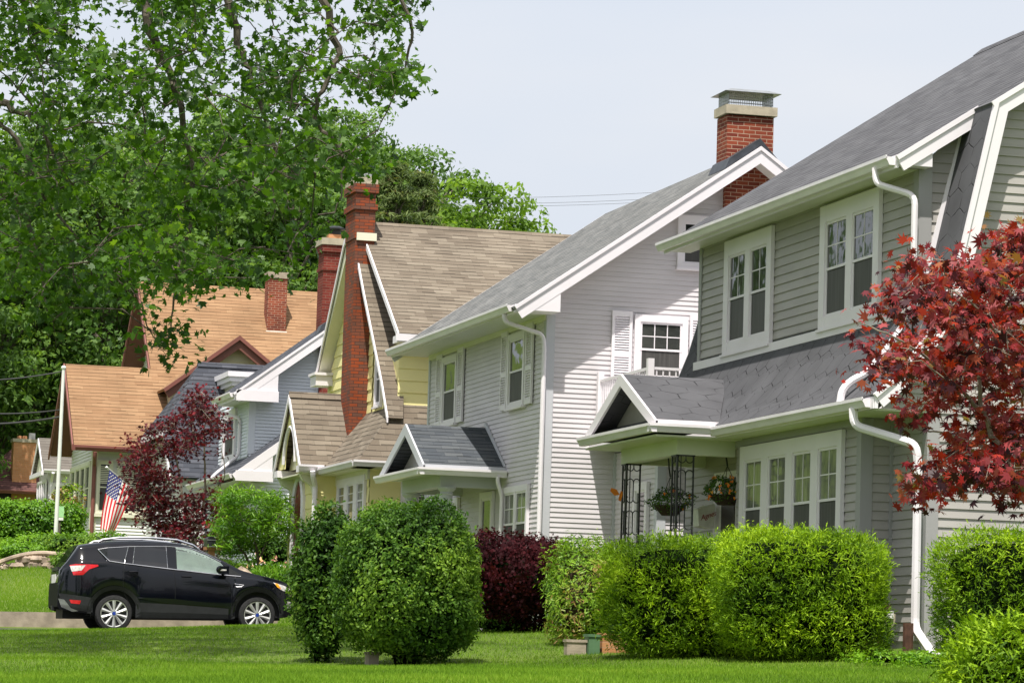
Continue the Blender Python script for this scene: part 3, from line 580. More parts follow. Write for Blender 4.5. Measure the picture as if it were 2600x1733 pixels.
def iron_column(x, y, z0, z1, w):
    c = MB(); 
    for q in ((x, y), (x+w, y), (x, y+w)): c.tube([(q[0], q[1], z0), (q[0], q[1], z1)], .016, 4, sq=True)
    c.tube([(x+.05, y, z0), (x+.05, y, z1)], .008, 4); c.tube([(x, y+.05, z0), (x, y+.05, z1)], .008, 4)
    for ax in (0, 1):
        z = z0+.1
        while z < z1-.15:
            def pt_(a, zz): return (x+a, y, zz) if ax == 0 else (x, y+a, zz)
            m_ = w*.52; r = w*.24
            c.tube([pt_(m_, z+.12), pt_(m_, z+.36)], .008, 5)
            for sgn in (-1, 1):
                c.tube([pt_(m_+sgn*r*(1-math.cos(t)), z+.12-r*1.1*math.sin(t)) for t in np.linspace(0, math.pi*1.25, 12)], .008, 5)
                c.tube([pt_(m_+sgn*r*(1-math.cos(t)), z+.36+r*1.1*math.sin(t)) for t in np.linspace(0, math.pi*1.25, 12)], .008, 5)
            z += .46
    for zz in (z0, z1-.02): c.box(x-.02, x+w+.02, y-.02, y+.02, zz, zz+.02); c.box(x-.02, x+.02, y-.02, y+w+.02, zz, zz+.02)
    return c
iron_column(14.21, 44.62, 1.0, 3.11, .23).build('iron_column', 'black_iron', h1)
iron_column(14.21, 47.02, 1.0, 3.11, .20).build('iron_column', 'black_iron', h1)
dd = MB(); dd.box(15.40, 15.47, 45.55, 46.6, 1.0, 3.0); d1 = dd.build('door_frame', 'trim_white', h1)
MB().box(15.385, 15.41, 45.62, 46.2, 1.05, 2.9).build('door', 'door_dark', h1)
# ------------------------------------------------------------------ house 2: mauve-grey gable house
h2 = thing('gable_house', (14.8, 53.7, .8), 'pale mauve-grey clapboard gable house with brick chimney and louvred shutters', 'house', 'houses along the street')
E2 = .082; HX = 14.8; e2 = dict(e=E2, d=.014)
s1 = MB(); s1.lap(*FX(HX), [(53.7, 1.0), (61.9, 1.0), (61.9, 5.96), (53.7, 5.96)], **e2); s1.build('front_wall', 'siding_mauve', h2)
R2z = lambda x: 6.02+(x-14.12)*.70 if x <= 18.25 else 6.02+(22.38-x)*.70
s2 = MB(); s2.lap(*FY(53.7), [(HX, .95), (21.7, .95), (21.7, 5.95), (HX, 5.95)], **e2); s2.lap(*FY(53.7), [(HX, 5.95), (21.7, 5.95), (21.7, 6.35), (18.25, 8.72), (HX, 6.35)], **e2); s2.build('gable_wall', 'siding_mauve', h2)
MB().box(HX+.02, 21.7, 53.72, 61.9, .3, 6.0).build('core_wall', 'siding_mauve', h2)
r = MB(); a, b = 53.2, 62.3
r.slab([(14.06, a, R2z(14.06)), (18.25, a, R2z(18.25)), (18.25, b, R2z(18.25)), (14.06, b, R2z(14.06))], .06); r.slab([(18.25, a, R2z(18.25)), (22.44, a, R2z(22.44)), (22.44, b, R2z(22.44)), (18.25, b, R2z(18.25))], .06)
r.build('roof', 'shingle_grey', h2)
pf2 = [(14.08, R2z(14.08)), (18.25, R2z(18.25)), (22.42, R2z(22.42))]
ribbon(h2, pf2, .235, 53.165, 53.2, 'trim_white'); ribbon(h2, pf2, .055, 53.14, 53.166, 'trim_white', 'rake_moulding'); ribbon(h2, pf2, .2, 62.3, 62.33, 'trim_white')
m_ = MB(); m_.prism([(14.13, 53.17, 5.94), (14.86, 53.17, 5.94), (14.86, 53.17, 6.33), (14.13, 53.17, 6.0)], (0, .53, 0)); m_.box(14.10, 14.135, 53.2, 62.2, 5.90, 6.03); m_.build('eave_return', 'trim_white', h2)
m_ = MB(); m_.box(14.13, 14.79, 53.7, 62.2, 5.94, 5.965); m_.prism([(14.86, 53.2, R2z(14.86)-.25), (18.25, 53.2, R2z(18.25)-.25), (18.25, 53.2, R2z(18.25)-.27), (14.86, 53.2, R2z(14.86)-.27)], (0, .5, 0)); m_.prism([(21.7, 53.2, R2z(21.7)-.25), (18.25, 53.2, R2z(18.25)-.25), (18.25, 53.2, R2z(18.25)-.27), (21.7, 53.2, R2z(21.7)-.27)], (0, .5, 0)); m_.build('soffit', 'soffit_white', h2)
MB().box(14.755, 14.79, 53.7, 61.9, 5.85, 5.94).build('frieze', 'trim_cream', h2)
gutter(h2, (14.10, 53.3, 6.02), (14.10, 62.2, 6.02), NX)
cornerboard(h2, HX, 53.7, .95, 5.94, 'mauve_trim', .12); MB().box(HX-.03, HX+.02, 61.82, 61.93, 1, 5.94).build('corner_board', 'mauve_trim', h2)
downspout(h2, [(14.06, 53.75, 5.92), (14.08, 53.72, 5.78), (14.70, 53.62, 5.60), (14.73, 53.62, 5.4), (14.73, 53.62, 1.0)], .04)
downspout(h2, [(14.62, 55.96, 3.38), (14.62, 55.97, 3.28), (14.71, 56.0, 3.05), (14.71, 56.0, 2.9), (14.71, 56.0, 1.0)], .035)
for (w0, w1, sh) in ((54.9, 56.0, ((54.42, 54.85), (56.05, 56.46))), (59.62, 60.72, ((59.16, 59.58), (60.77, 61.2)))):
    window(h2, *FX(HX), w0, w1, 4.53, 5.80, 1, .09, None)
    for q in sh: shutter(h2, *FX(HX), q[0], q[1], 4.53, 5.88)
window(h2, *FX(HX), 54.44, 56.1, 1.95, 3.19, 2, .09, (2, 2), upper='glass_curtain', mull=.1)
window(h2, *FX(HX), 56.75, 57.62, 1.3, 3.17, 1, .10, None, split=.98, name='storm_door', sill=False)
window(h2, *FX(HX), 59.2, 60.6, 2.1, 3.17, 1, .09, None)
window(h2, *FY(53.7), 16.28, 17.21, 4.92, 6.03, 1, .10, (3, 2), lower='screen_grey')
shutter(h2, *FY(53.7), 15.89, 16.24, 4.75, 6.07); shutter(h2, *FY(53.7), 17.24, 17.6, 4.75, 6.07)
window(h2, *FY(53.7), 16.99, 17.7, 6.85, 7.74, 1, .10, None)
# chimney
ch = MB(); ch.box(17.78, 18.6, 53.56, 54.1, .9, 9.47); c2 = ch.build('chimney', 'brick_red', h2)
MB().box(17.735, 18.645, 53.5, 54.15, 9.49, 9.64).build('chimney_cap', 'concrete_cap', c2)
ms = MB()
for z in np.linspace(9.68, 9.84, 4):
    for (p_, q_) in (((17.8, 53.56), (18.58, 53.56)), ((17.8, 53.56), (17.8, 54.1)), ((18.58, 53.56), (18.58, 54.1)), ((17.8, 54.1), (18.58, 54.1))): ms.tube([(*p_, z), (*q_, z)], .004, 4)
for t_ in np.linspace(0, 1, 21):
    for y_ in (53.56, 54.1): ms.tube([(17.8+.78*t_, y_, 9.66), (17.8+.78*t_, y_, 9.86)], .004, 4)
    for x_ in (17.8, 18.58): ms.tube([(x_, 53.56+.54*t_, 9.66), (x_, 53.56+.54*t_, 9.86)], .004, 4)
ms.build('chimney_mesh', 'galvanised', c2)
ld = MB(); ld.add([(17.69, 53.42, 9.86), (18.69, 53.42, 9.86), (18.69, 54.24, 9.86), (17.69, 54.24, 9.86), (17.85, 53.6, 9.93), (18.53, 53.6, 9.93), (18.53, 54.06, 9.93), (17.85, 54.06, 9.93)], [(3, 2, 1, 0), (4, 5, 6, 7), (0, 1, 5, 4), (1, 2, 6, 5), (2, 3, 7, 6), (3, 0, 4, 7)]); ld.build('chimney_lid', 'galvanised', c2)
ff = MB(); ff.prism([(17.64, 53.21, R2z(17.64)+.01), (18.25, 53.21, R2z(18.25)+.01), (18.25, 53.21, R2z(18.25)+.14), (17.72, 53.21, R2z(17.72)+.14)], (0, .9, 0)); ff.prism([(18.25, 53.21, R2z(18.25)+.01), (18.62, 53.21, R2z(18.62)+.01), (18.25, 53.21, R2z(18.25)+.14)], (0, .9, 0)); ff.build('roof_flashing', 'flashing', c2)
# front porch of house 2
pr = MB(); ya, yb, yr_ = 56.05, 59.4, 57.5; za, zp, x0 = 3.52, 4.31, 13.36
pr.slab([(x0, yr_, zp), (14.8, yr_, zp), (14.8, ya, za), (x0, ya, za)], .05); pr.slab([(x0, yr_, zp), (14.8, yr_, zp), (14.8, yb, za), (x0, yb, za)], .05); pr.slab([(13.3, ya+.2, 3.47), (13.3, yb-.2, 3.47), (13.7, yb-.35, 3.62), (13.7, ya+.35, 3.62)], .04)
pr.build('porch_roof', 'shingle_slate', h2)
MB().prism([(13.68, ya+.1, 3.5), (13.68, yb-.1, 3.5), (13.68, yr_, 4.24)], (.03, 0, 0)).build('pediment', 'siding_mauve', h2)
pk = MB()
for s_, ye in ((1, ya), (-1, yb)): pk.prism([(x0, yr_, zp), (x0, ye, za), (x0, ye, za-.09), (x0, ye+s_*.15, za-.09), (x0, yr_, zp-.2)], (-.035, 0, 0))
pk.box(13.33, 14.8, ya, ya+.03, 3.4, 3.54); pk.box(13.32, 13.35, ya, yb, 3.38, 3.47); pk.prism([(14.78, ya-.02, za+.03), (14.78, ya+.05, za+.03), (14.78, yr_, zp+.03), (14.78, yr_, zp+.09), (14.78, yr_-.05, zp+.09)], (-.03, 0, 0)); pk.build('porch_trim', 'mauve_trim', h2)
gutter(h2, (13.33, ya-.1, 3.46), (13.33, yb, 3.46), NX, 'gutter_white'); gutter(h2, (13.22, ya, 3.462), (14.78, ya, 3.462), NY, 'gutter_white')
pb = MB(); pb.box(13.72, 14.79, 56.4, 56.58, 3.19, 3.44); pb.box(13.72, 13.9, 56.58, 59.3, 3.19, 3.44); pb.box(13.9, 14.79, 59.1, 59.3, 3.19, 3.44); pb.box(13.35, 14.79, ya+.03, yb, 3.41, 3.435); pb.build('porch_beam', 'mauve_trim', h2)
for y in (56.5, 59.15):
    MB().lathe((13.86, y, 1.2), [(.15, 0), (.15, .08), (.115, .12), (.12, .8), (.105, 1.85), (.12, 1.87), (.105, 1.9), (.16, 1.96), (.16, 1.99)], 24).build('porch_column', 'mauve_trim', h2, smooth=False)
MB().box(13.6, 14.8, 56.3, 59.3, .4, 1.2).build('porch_floor', 'concrete', h2)
# side bump with balcony
s3 = MB(); s3.lap(*FX(16.03), [(51.29, .95), (53.7, .95), (53.7, 3.7), (51.29, 3.7)], **e2); s3.lap(*FY(51.29), [(16.03, .95), (21.0, .95), (21.0, 3.7), (16.03, 3.7)], **e2); s3.build('sunroom_wall', 'siding_mauve', h2)
MB().box(16.05, 21.0, 51.31, 53.69, .5, 3.7).build('core_wall', 'siding_mauve', h2)
cornerboard(h2, 16.03, 51.29, .95, 3.7, 'mauve_trim', .12); MB().box(15.99, 16.03, 53.62, 53.7, .95, 3.7).build('corner_board', 'mauve_trim', h2)
MB().box(15.56, 21.0, 50.75, 53.68, 3.78, 3.9).build('balcony_floor', 'trim_white', h2)
window(h2, *FX(16.03), 51.7, 52.45, 1.2, 3.15, 1, .11, None, split=.4)
rl = MB()
def rail(p, q):
    p, q = np.array(p, float), np.array(q, float); L = np.linalg.norm(q-p); k = int(L/.105)
    for zz in (.12, .98): rl.tube([p+(0, 0, zz), q+(0, 0, zz)], .028, 4, sq=True)
    for i in range(k+1): c = p+(q-p)*i/k; rl.tube([c+(0, 0, .12), c+(0, 0, .98)], .014, 4, sq=True)
for q in ((15.7, 53.6), (15.7, 50.83), (19.2, 50.83)): rl.box(q[0]-.05, q[0]+.05, q[1]-.05, q[1]+.05, 3.9, 5.03)
rail((15.7, 53.6, 3.9), (15.7, 50.83, 3.9)); rail((15.7, 50.83, 3.9), (19.2, 50.83, 3.9)); rl.build('balcony_railing', 'trim_white', h2)
# ------------------------------------------------------------------ house 3: yellow cottage, tan roof
h3 = thing('yellow_cottage', (15.0, 65.4, 1.2), 'yellow steep-gabled cottage with tan roof and tall front brick chimney', 'house', 'houses along the street')
e3 = dict(e=.24, d=.02); ZM = lambda y: 9.32-abs(y-69.0)*.665
q = MB(); q.slab([(14.88, 65.0, ZM(65)), (23, 65.0, ZM(65)), (23, 69, ZM(69)), (14.88, 69, ZM(69))], .06); q.slab([(14.88, 73.0, ZM(73)), (23, 73.0, ZM(73)), (23, 69, ZM(69)), (14.88, 69, ZM(69))], .06)
q.prism([(14.9, 68.86, ZM(68.86)+.0), (14.9, 69, ZM(69)+.05), (14.9, 69.14, ZM(68.86)), (14.9, 69, ZM(69)-.06)], (8.1, 0, 0)); q.build('main_roof', 'shingle_tan', h3)
# swept front gable
FN = [(69.15, 9.28), (68.74, 8.96), (67.65, 7.78), (66.5, 6.62), (65.6, 5.70), (65.0, 4.98)]; FF = [(69.15, 9.28), (69.71, 9.0), (70.72, 7.92), (72.2, 6.40)]
bk = [15.9, 15.6, 15.35, 15.25, 15.15, 15.02]
q = MB()
for i in range(len(FN)-1): q.slab([(14.72, *FN[i]), (14.72, *FN[i+1]), (bk[i+1], *FN[i+1]), (bk[i], *FN[i])], .05)
for i in range(len(FF)-1): q.slab([(14.72, *FF[i]), (14.72, *FF[i+1]), (15.6, *FF[i+1]), (15.6, *FF[i])], .05)
q.build('front_gable_roof', 'shingle_tan', h3)
q = MB()
def rakeX(mb, pr_, x, w, t):
    for a, b in zip(pr_[:-1], pr_[1:]): mb.prism([(x, a[0], a[1]+.01), (x, b[0], b[1]+.01), (x, b[0], b[1]-w), (x, a[0], a[1]-w)], (-t, 0, 0))
rakeX(q, FN, 14.72, .10, .03); rakeX(q, FF, 14.72, .12, .03)
rakeX(q, [(69, ZM(69)), (65.0, ZM(65))], 14.88, .12, .03)
q.box(14.62, 15.0, 71.75, 72.35, 6.12, 6.36); q.box(14.58, 15.05, 71.7, 72.4, 6.34, 6.40); q.box(14.85, 15.2, 64.92, 65.4, 6.48, 6.62); q.box(14.8, 23, 64.9, 64.95, 6.5, 6.64); q.build('rake_board', 'trim_white', h3)
gutter(h3, (15.1, 65.02, 6.62), (23, 65.02, 6.62), NY)
q = MB(); q.prism([(14.74, 69.15, 9.2), (14.74, 69.71, 8.9), (14.74, 72.2, 6.35), (14.74, 72.2, 6.3), (14.74, 69.15, 9.1)], (.3, 0, 0)); q.build('soffit', 'trim_cream', h3)
q = MB()
for i in range(1, len(FN)-1):
    a, b = FN[i], FN[i+1]; q.lap(*FX(15.0), [(a[0], 5.0), (a[0], a[1]-.06), (max(b[0], 65.4)+.12, b[1]-.06), (max(b[0], 65.4)+.12, 5.0)], **e3)
q.lap(*FX(15.0), [(68.74, 4.7), (69.71, 4.7), (69.71, 8.85), (69.15, 9.1), (68.74, 8.8)], **e3); q.lap(*FX(15.0), [(69.71, 4.7), (72.0, 4.7), (72.0, 6.35), (69.71, 8.85)], **e3)
q.build('gable_wall', 'siding_yellow', h3)
q = MB(); q.lap(*FY(65.4), [(14.98, 5.2), (22.5, 5.2), (22.5, 6.6), (14.98, 6.6)], **e3); q.box(15.02, 22.5, 65.42, 72.4, 1.2, 6.5); q.build('side_wall', 'siding_yellow', h3)
window(h3, *FX(15.0), 66.75, 67.35, 5.35, 6.5, 1, .08, (2, 3))
q = MB(); q.box(14.62, 15.02, 68.2, 69.1, 1.2, 8.9); q.box(14.60, 15.02, 68.18, 69.12, 8.9, 9.5); q.box(14.56, 15.06, 68.14, 69.16, 9.5, 9.62); q.box(14.60, 15.02, 68.18, 69.12, 9.62, 9.86); q.box(14.55, 15.07, 68.13, 69.17, 9.86, 10.04); ch = q.build('chimney', 'brick_multi', h3)
MB().box(14.57, 15.05, 68.16, 69.14, 10.04, 10.2).build('chimney_cap', 'concrete_cap', ch)
q = MB(); q.box(14.68, 14.95, 68.3, 68.62, 10.2, 10.3)
for a, b in ((14.66, 68.28), (14.96, 68.28), (14.66, 68.66), (14.96, 68.66)): q.tube([(a, b, 10.2), (a, b, 10.42)], .012, 4)
q.box(14.64, 14.98, 68.26, 68.68, 10.42, 10.44); q.build('chimney_pot', 'galvanised', ch)
MB().box(14.64, 15.06, 68.15, 69.15, 8.86, 9.02).build('chimney_flashing', 'trim_cream', ch)
# lower storey: bay, vestibule, skirt roof
q = MB(); q.lap(*FX(14.38), [(64.95, 1.2), (68.0, 1.2), (68.0, 4.1), (64.95, 4.1)], e=.3, d=.015); q.lap(*FY(64.95), [(14.38, 1.2), (22.5, 1.2), (22.5, 4.1), (14.38, 4.1)], e=.3, d=.015); q.box(14.4, 22.5, 64.97, 68, 1, 4.1); q.build('bay_wall', 'siding_yellow', h3)
q = MB(); q.lap(*FX(13.93), [(67.98, 1.2), (70.7, 1.2), (70.7, 4.15), (67.98, 4.15)], e=.3, d=.015); q.lap(*FY(67.98), [(13.93, 1.2), (14.4, 1.2), (14.4, 4.15), (13.93, 4.15)], e=.3, d=.015)
q.box(13.95, 15.0, 68.0, 70.7, 1, 4.15); q.build('vestibule_wall', 'siding_yellow', h3)
q = MB(); q.slab([(14.0, 64.4, 4.05), (22.8, 64.4, 4.05), (22.8, 65.42, 5.40), (15.0, 65.4, 5.30)], .05); q.slab([(14.0, 64.4, 4.05), (15.0, 65.4, 5.30), (15.0, 68.6, 5.30), (14.0, 68.6, 4.05)], .05); q.build('skirt_roof', 'shingle_tan', h3)
V0 = 13.55; vy = 69.15
q = MB(); q.slab([(V0, vy, 5.68), (15.1, vy, 5.68), (15.1, 67.75, 4.16), (V0, 67.75, 4.16)], .05); q.slab([(V0, vy, 5.68), (15.1, vy, 5.68), (15.1, 70.55, 4.16), (V0, 70.55, 4.16)], .05); q.prism([(V0-.02, vy-.1, 5.61), (V0-.02, vy, 5.74), (V0-.02, vy+.1, 5.61)], (1.62, 0, 0)); q.build('vestibule_roof', 'shingle_tan', h3)
q = MB(); rakeX(q, [(vy, 5.66), (67.75, 4.14)], V0, .13, .03); rakeX(q, [(vy, 5.66), (70.55, 4.14)], V0, .13, .03); q.box(V0-.02, 13.93, 70.1, 70.6, 4.0, 4.14); q.box(V0-.02, 13.93, 67.72, 68.1, 4.0, 4.14); q.build('vestibule_rake', 'trim_white', h3)
q = MB(); N_ = 14; arch = [(vy+.62*math.cos(t), 4.25+.75*math.sin(t)) for t in np.linspace(0, math.pi, N_)]
zz = lambda y: 5.6-abs(y-vy)*1.086
X_ = V0+.06
pts = [(X_, y, z) for y, z in arch]; tp = [(X_, y, zz(y)-.05) for y, z in arch]
for i in range(N_-1): q.prism([pts[i], pts[i+1], tp[i+1], tp[i]], (.03, 0, 0))
q.prism([(X_, vy+.62, 4.16), (X_, vy+1.32, 4.16), (X_, vy+.62, zz(vy+.62)-.05)], (.03, 0, 0)); q.prism([(X_, vy-.62, 4.16), (X_, vy-1.32, 4.16), (X_, vy-.62, zz(vy-.62)-.05)], (.03, 0, 0))
for k in range(6): q.box(X_-.01, X_+.001, vy-.07, vy+.07, 5.06+k*.055, 5.085+k*.055, 1)
vg = q.build('vestibule_gable', ['siding_yellow', 'interior_dark'], h3)
MB().tube([(X_-.02, y, z) for y, z in arch], .035, 6).build('arch_trim', 'trim_white', vg)
MB().prism([(13.8, 68.1, 4.15), (13.8, 70.2, 4.15), (13.8, 69.15, 5.3)], (.03, 0, 0)).build('arch_panel', 'trim_cream', vg)
q = MB(); da = [(69.5+.5*math.cos(t), 3.35+.62*math.sin(t)) for t in np.linspace(0, math.pi, 14)]
q.prism([(13.92, 69.0, 1.5)]+[(13.92, y, z) for y, z in da[::-1]]+[(13.92, 70.0, 1.5)], (-.02, 0, 0)); dr = q.build('door', 'door_red', h3)
MB().tube([(13.9, 70.0, 1.5)]+[(13.9, y, z) for y, z in da]+[(13.9, 69.0, 1.5)], .07, 6).build('door_trim', 'trim_white', dr)
q = MB()
for yb_ in (68.15, 70.35): q = MB(); q.prism([(13.93, yb_-.08, 3.5), (13.93, yb_-.08, 4.0), (13.6, yb_-.08, 4.0), (13.68, yb_-.08, 3.85), (13.86, yb_-.08, 3.75)], (0, .16, 0)); q.build('bracket', 'trim_cream', h3)
gutter(h3, (13.5, 67.74, 4.13), (14.02, 67.74, 4.13), NY); gutter(h3, (14.0, 64.4, 4.06), (14.0, 67.74, 4.06), NX); gutter(h3, (13.9, 64.4, 4.062), (22.8, 64.4, 4.062), NY)
q = MB(); q.box(14.02, 14.38, 64.5, 68, 3.95, 3.98); q.box(14.02, 22.5, 64.5, 64.95, 3.95, 3.978); q.box(14.33, 14.38, 64.95, 68, 3.75, 3.95); q.box(13.62, 13.93, 67.8, 70.5, 3.97, 4.0); q.build('frieze', 'trim_cream', h3)
downspout(h3, [(13.78, 67.62, 4.02), (13.8, 67.66, 3.9), (13.9, 67.9, 3.75), (13.9, 67.9, 3.6), (13.9, 67.9, 1.3)], .055)
window(h3, *FX(14.38), 65.15, 67.75, 2.9, 3.86, 3, .12, (1, 2), upper='glass_curtain', lower='glass_curtain', mull=.32)
window(h3, *FY(64.95), 15.0, 16.3, 2.6, 3.86, 2, .12, (2, 2), mull=.12)
# ------------------------------------------------------------------ house 4: light blue gable house
h4 = thing('blue_gable_house', (14.6, 78.4, 1.9), 'light blue clapboard gable house with charcoal roof and deep red chimney', 'house', 'houses along the street')
e4 = dict(e=.08, d=.024); R4 = lambda x: 6.52+(x-14.25)*.752
q = MB(); q.lap(*FY(80), [(14.72, 1.8), (20, 1.8), (20, 6.5), (14.72, 6.5)], **e4); q.lap(*FY(80), [(14.72, 6.5), (20, 6.5), (17.25, 8.6), (14.72, 6.75)], **e4); q.build('gable_wall', 'siding_blue', h4)
q = MB(); q.lap(*FX(14.72), [(80, 1.8), (84.0, 1.8), (84.0, 6.45), (80, 6.45)], **e4); q.box(14.74, 20, 80.02, 84, 1.5, 6.5); q.build('front_wall', 'siding_blue', h4)
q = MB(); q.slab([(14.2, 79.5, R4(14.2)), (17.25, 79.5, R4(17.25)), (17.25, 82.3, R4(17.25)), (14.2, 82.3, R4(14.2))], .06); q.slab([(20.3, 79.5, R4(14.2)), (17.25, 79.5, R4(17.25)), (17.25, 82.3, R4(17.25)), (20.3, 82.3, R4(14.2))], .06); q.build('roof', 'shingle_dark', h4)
p4 = [(14.2, R4(14.2)), (17.25, R4(17.25)), (20.3, R4(14.2))]; ribbon(h4, p4, .25, 79.465, 79.5, 'trim_white'); ribbon(h4, p4, .05, 79.44, 79.466, 'trim_white', 'rake_moulding')
q = MB(); q.prism([(14.3, 79.47, 6.34), (15.28, 79.47, 6.34), (15.28, 79.47, 7.2), (14.3, 79.47, 6.5)], (0, .52, 0)); q.box(14.28, 15.3, 79.44, 79.48, 6.32, 6.58); q.box(14.24, 14.28, 79.5, 82.1, 6.33, 6.52); q.build('eave_return', 'trim_white', h4)
MB().box(14.28, 14.72, 79.95, 82.1, 6.36, 6.385).build('soffit', 'soffit_white', h4)
gutter(h4, (14.24, 79.55, 6.5), (14.24, 82.1, 6.5), NX); cornerboard(h4, 14.72, 80, 5.1, 6.33, 'siding_blue', .14)
downspout(h4, [(14.18, 81.7, 6.4), (14.2, 81.6, 6.2), (14.65, 80.95, 6.0), (14.66, 80.95, 5.8), (14.66, 80.95, 5.1), (14.1, 80.95, 4.62), (14.0, 80.95, 4.5)], .045)
window(h4, *FX(14.72), 81.6, 83.3, 5.0, 6.3, 1, .2, None)
L4 = lambda x: 4.52+(x-14.05)*.752
q = MB(); q.slab([(14.0, 78.1, L4(14.0)), (17.6, 78.1, L4(17.6)), (17.6, 80.1, L4(17.6)), (14.0, 80.1, L4(14.0))], .05); q.slab([(14.0, 80.1, L4(14.0)), (14.9, 80.1, L4(14.9)), (14.9, 84.3, L4(14.9)), (14.0, 84.3, L4(14.0))], .05); q.build('lower_roof', 'shingle_dark', h4)
ribbon(h4, [(14.0, L4(14.0)), (17.6, L4(17.6))], .2, 78.065, 78.1, 'trim_white')
q = MB(); q.prism([(14.1, 78.07, 4.36), (14.95, 78.07, 4.36), (14.95, 78.07, 5.15), (14.1, 78.07, 4.5)], (0, .4, 0)); q.box(14.08, 14.97, 78.04, 78.08, 4.34, 4.58); q.build('eave_return', 'trim_white', h4)
gutter(h4, (14.05, 78.15, 4.5), (14.05, 84.2, 4.5), NX)
q = MB(); q.lap(*FX(14.5), [(78.5, 1.8), (84, 1.8), (84, 4.4), (78.5, 4.4)], **e4); q.lap(*FY(78.5), [(14.5, 1.8), (17.6, 1.8), (17.6, 4.4), (14.5, 4.4)], **e4); q.lap(*FY(78.5), [(14.5, 4.4), (17.6, 4.4), (17.6, 6.9), (14.7, 4.8)], **e4); q.box(14.52, 19, 78.52, 83.9, 1.5, 4.4); q.build('lower_wall', 'siding_blue', h4)
MB().box(14.1, 14.5, 78.2, 84, 4.33, 4.355).build('soffit', 'soffit_white', h4); cornerboard(h4, 14.5, 78.5, 1.9, 4.33, 'siding_blue', .12)
window(h4, *FX(14.5), 78.9, 79.7, 3.0, 4.2, 1, .1, None); shutter(h4, *FX(14.5), 79.75, 80.0, 3.0, 4.15); shutter(h4, *FX(14.5), 78.6, 78.85, 3.0, 4.15); window(h4, *FX(14.5), 80.6, 82.6, 2.6, 4.1, 2, .1, (2, 3), upper='glass', lower='glass', low_grid=(2, 2))
q = MB(); q.box(16.36, 17.15, 79.86, 80.5, 1.8, 9.6); q.box(16.33, 17.18, 79.83, 80.53, 9.6, 9.68); q.box(16.36, 17.15, 79.86, 80.5, 9.68, 10.05); q.box(16.31, 17.2, 79.81, 80.55, 10.05, 10.22); c4_ = q.build('chimney', 'brick_deep', h4)
MB().box(16.28, 17.23, 79.78, 80.58, 10.22, 10.38).build('chimney_cap', 'concrete_cap', c4_)
q = MB(); q.box(16.5, 16.8, 80.0, 80.3, 10.38, 10.5); q.build('flue', 'brick_orange', c4_); q = MB(); q.lathe((16.68, 80.15, 10.5), [(.14, 0), (.14, .12), (.24, .13), (.24, .16), (.1, .22)], 16); q.build('chimney_lid', 'plastic_black', c4_)
q = MB(); q.prism([(16.2, 79.52, R4(16.2)+.01), (17.2, 79.52, R4(17.2)+.01), (17.2, 79.52, R4(17.2)+.17), (16.3, 79.52, R4(16.3)+.17)], (0, .4, 0)); q.build('roof_flashing', 'flashing', c4_)
# ------------------------------------------------------------------ house 4b: dark clipped-gable roof, white walls
hb = thing('clipped_gable_house', (14.2, 85.3, 2.3), 'white house under a steep slate-grey clipped-gable roof, between the blue house and the orange roof', 'house', 'houses along the street')
q = MB(); q.slab([(14.78, 88, 7.88), (19, 88, 7.88), (19, 85.0, 4.75), (13.75, 85.0, 4.75), (13.62, 86.3, 6.05)], .06)
q.slab([(14.78, 88, 7.88), (19, 88, 7.88), (19, 91, 4.75), (13.75, 91, 4.75), (13.62, 89.7, 6.05)], .06); q.add([(14.78, 88, 7.88), (13.62, 86.3, 6.05), (13.62, 89.7, 6.05)], [(0, 1, 2)])
q.prism([(14.75, 87.9, 7.83), (14.75, 88, 7.96), (14.75, 88.1, 7.83)], (4.3, 0, 0)); q.build('roof', 'shingle_dark', hb)
q = MB(); q.prism([(13.66, 85.1, 4.7), (13.66, 86.3, 5.98), (13.66, 86.5, 5.98), (13.66, 85.3, 4.6)], (.04, 0, 0)); q.box(13.60, 13.68, 86.2, 89.8, 5.85, 6.02); q.box(13.66, 14.1, 86.2, 86.35, 5.8, 6.0); q.build('rake_board', 'trim_white', hb)
q = MB(); q.lap(*FX(14.0), [(85.3, 2.2), (90.7, 2.2), (90.7, 4.7), (85.3, 4.7)], e=.09, d=.012); q.lap(*FX(14.0), [(85.3, 4.7), (90.7, 4.7), (89.7, 5.95), (86.3, 5.95)], e=.09, d=.012); q.lap(*FY(85.3), [(14.0, 2.2), (19, 2.2), (19, 4.72), (14.0, 4.72)], e=.09, d=.012); q.box(14.02, 19, 85.32, 90.7, 2, 4.7); q.build('wall', 'siding_white', hb)
window(hb, *FX(14.0), 87.2, 88.8, 3.0, 4.5, 2, .1, (2, 2)); window(hb, *FY(85.3), 14.5, 15.4, 3.0, 4.4, 1, .1, (2, 2))
q = MB(); q.box(15.38, 16.9, 85.9, 87.4, 6.0, 7.25); q.build('dormer_wall', 'trim_cream', hb)
q = MB(); q.box(15.15, 17.1, 85.6, 87.9, 7.42, 7.55); q.box(15.2, 17.05, 85.66, 87.9, 7.30, 7.42); q.box(15.28, 17.0, 85.76, 87.9, 7.2, 7.3); q.build('dormer_cornice', 'trim_white', hb)
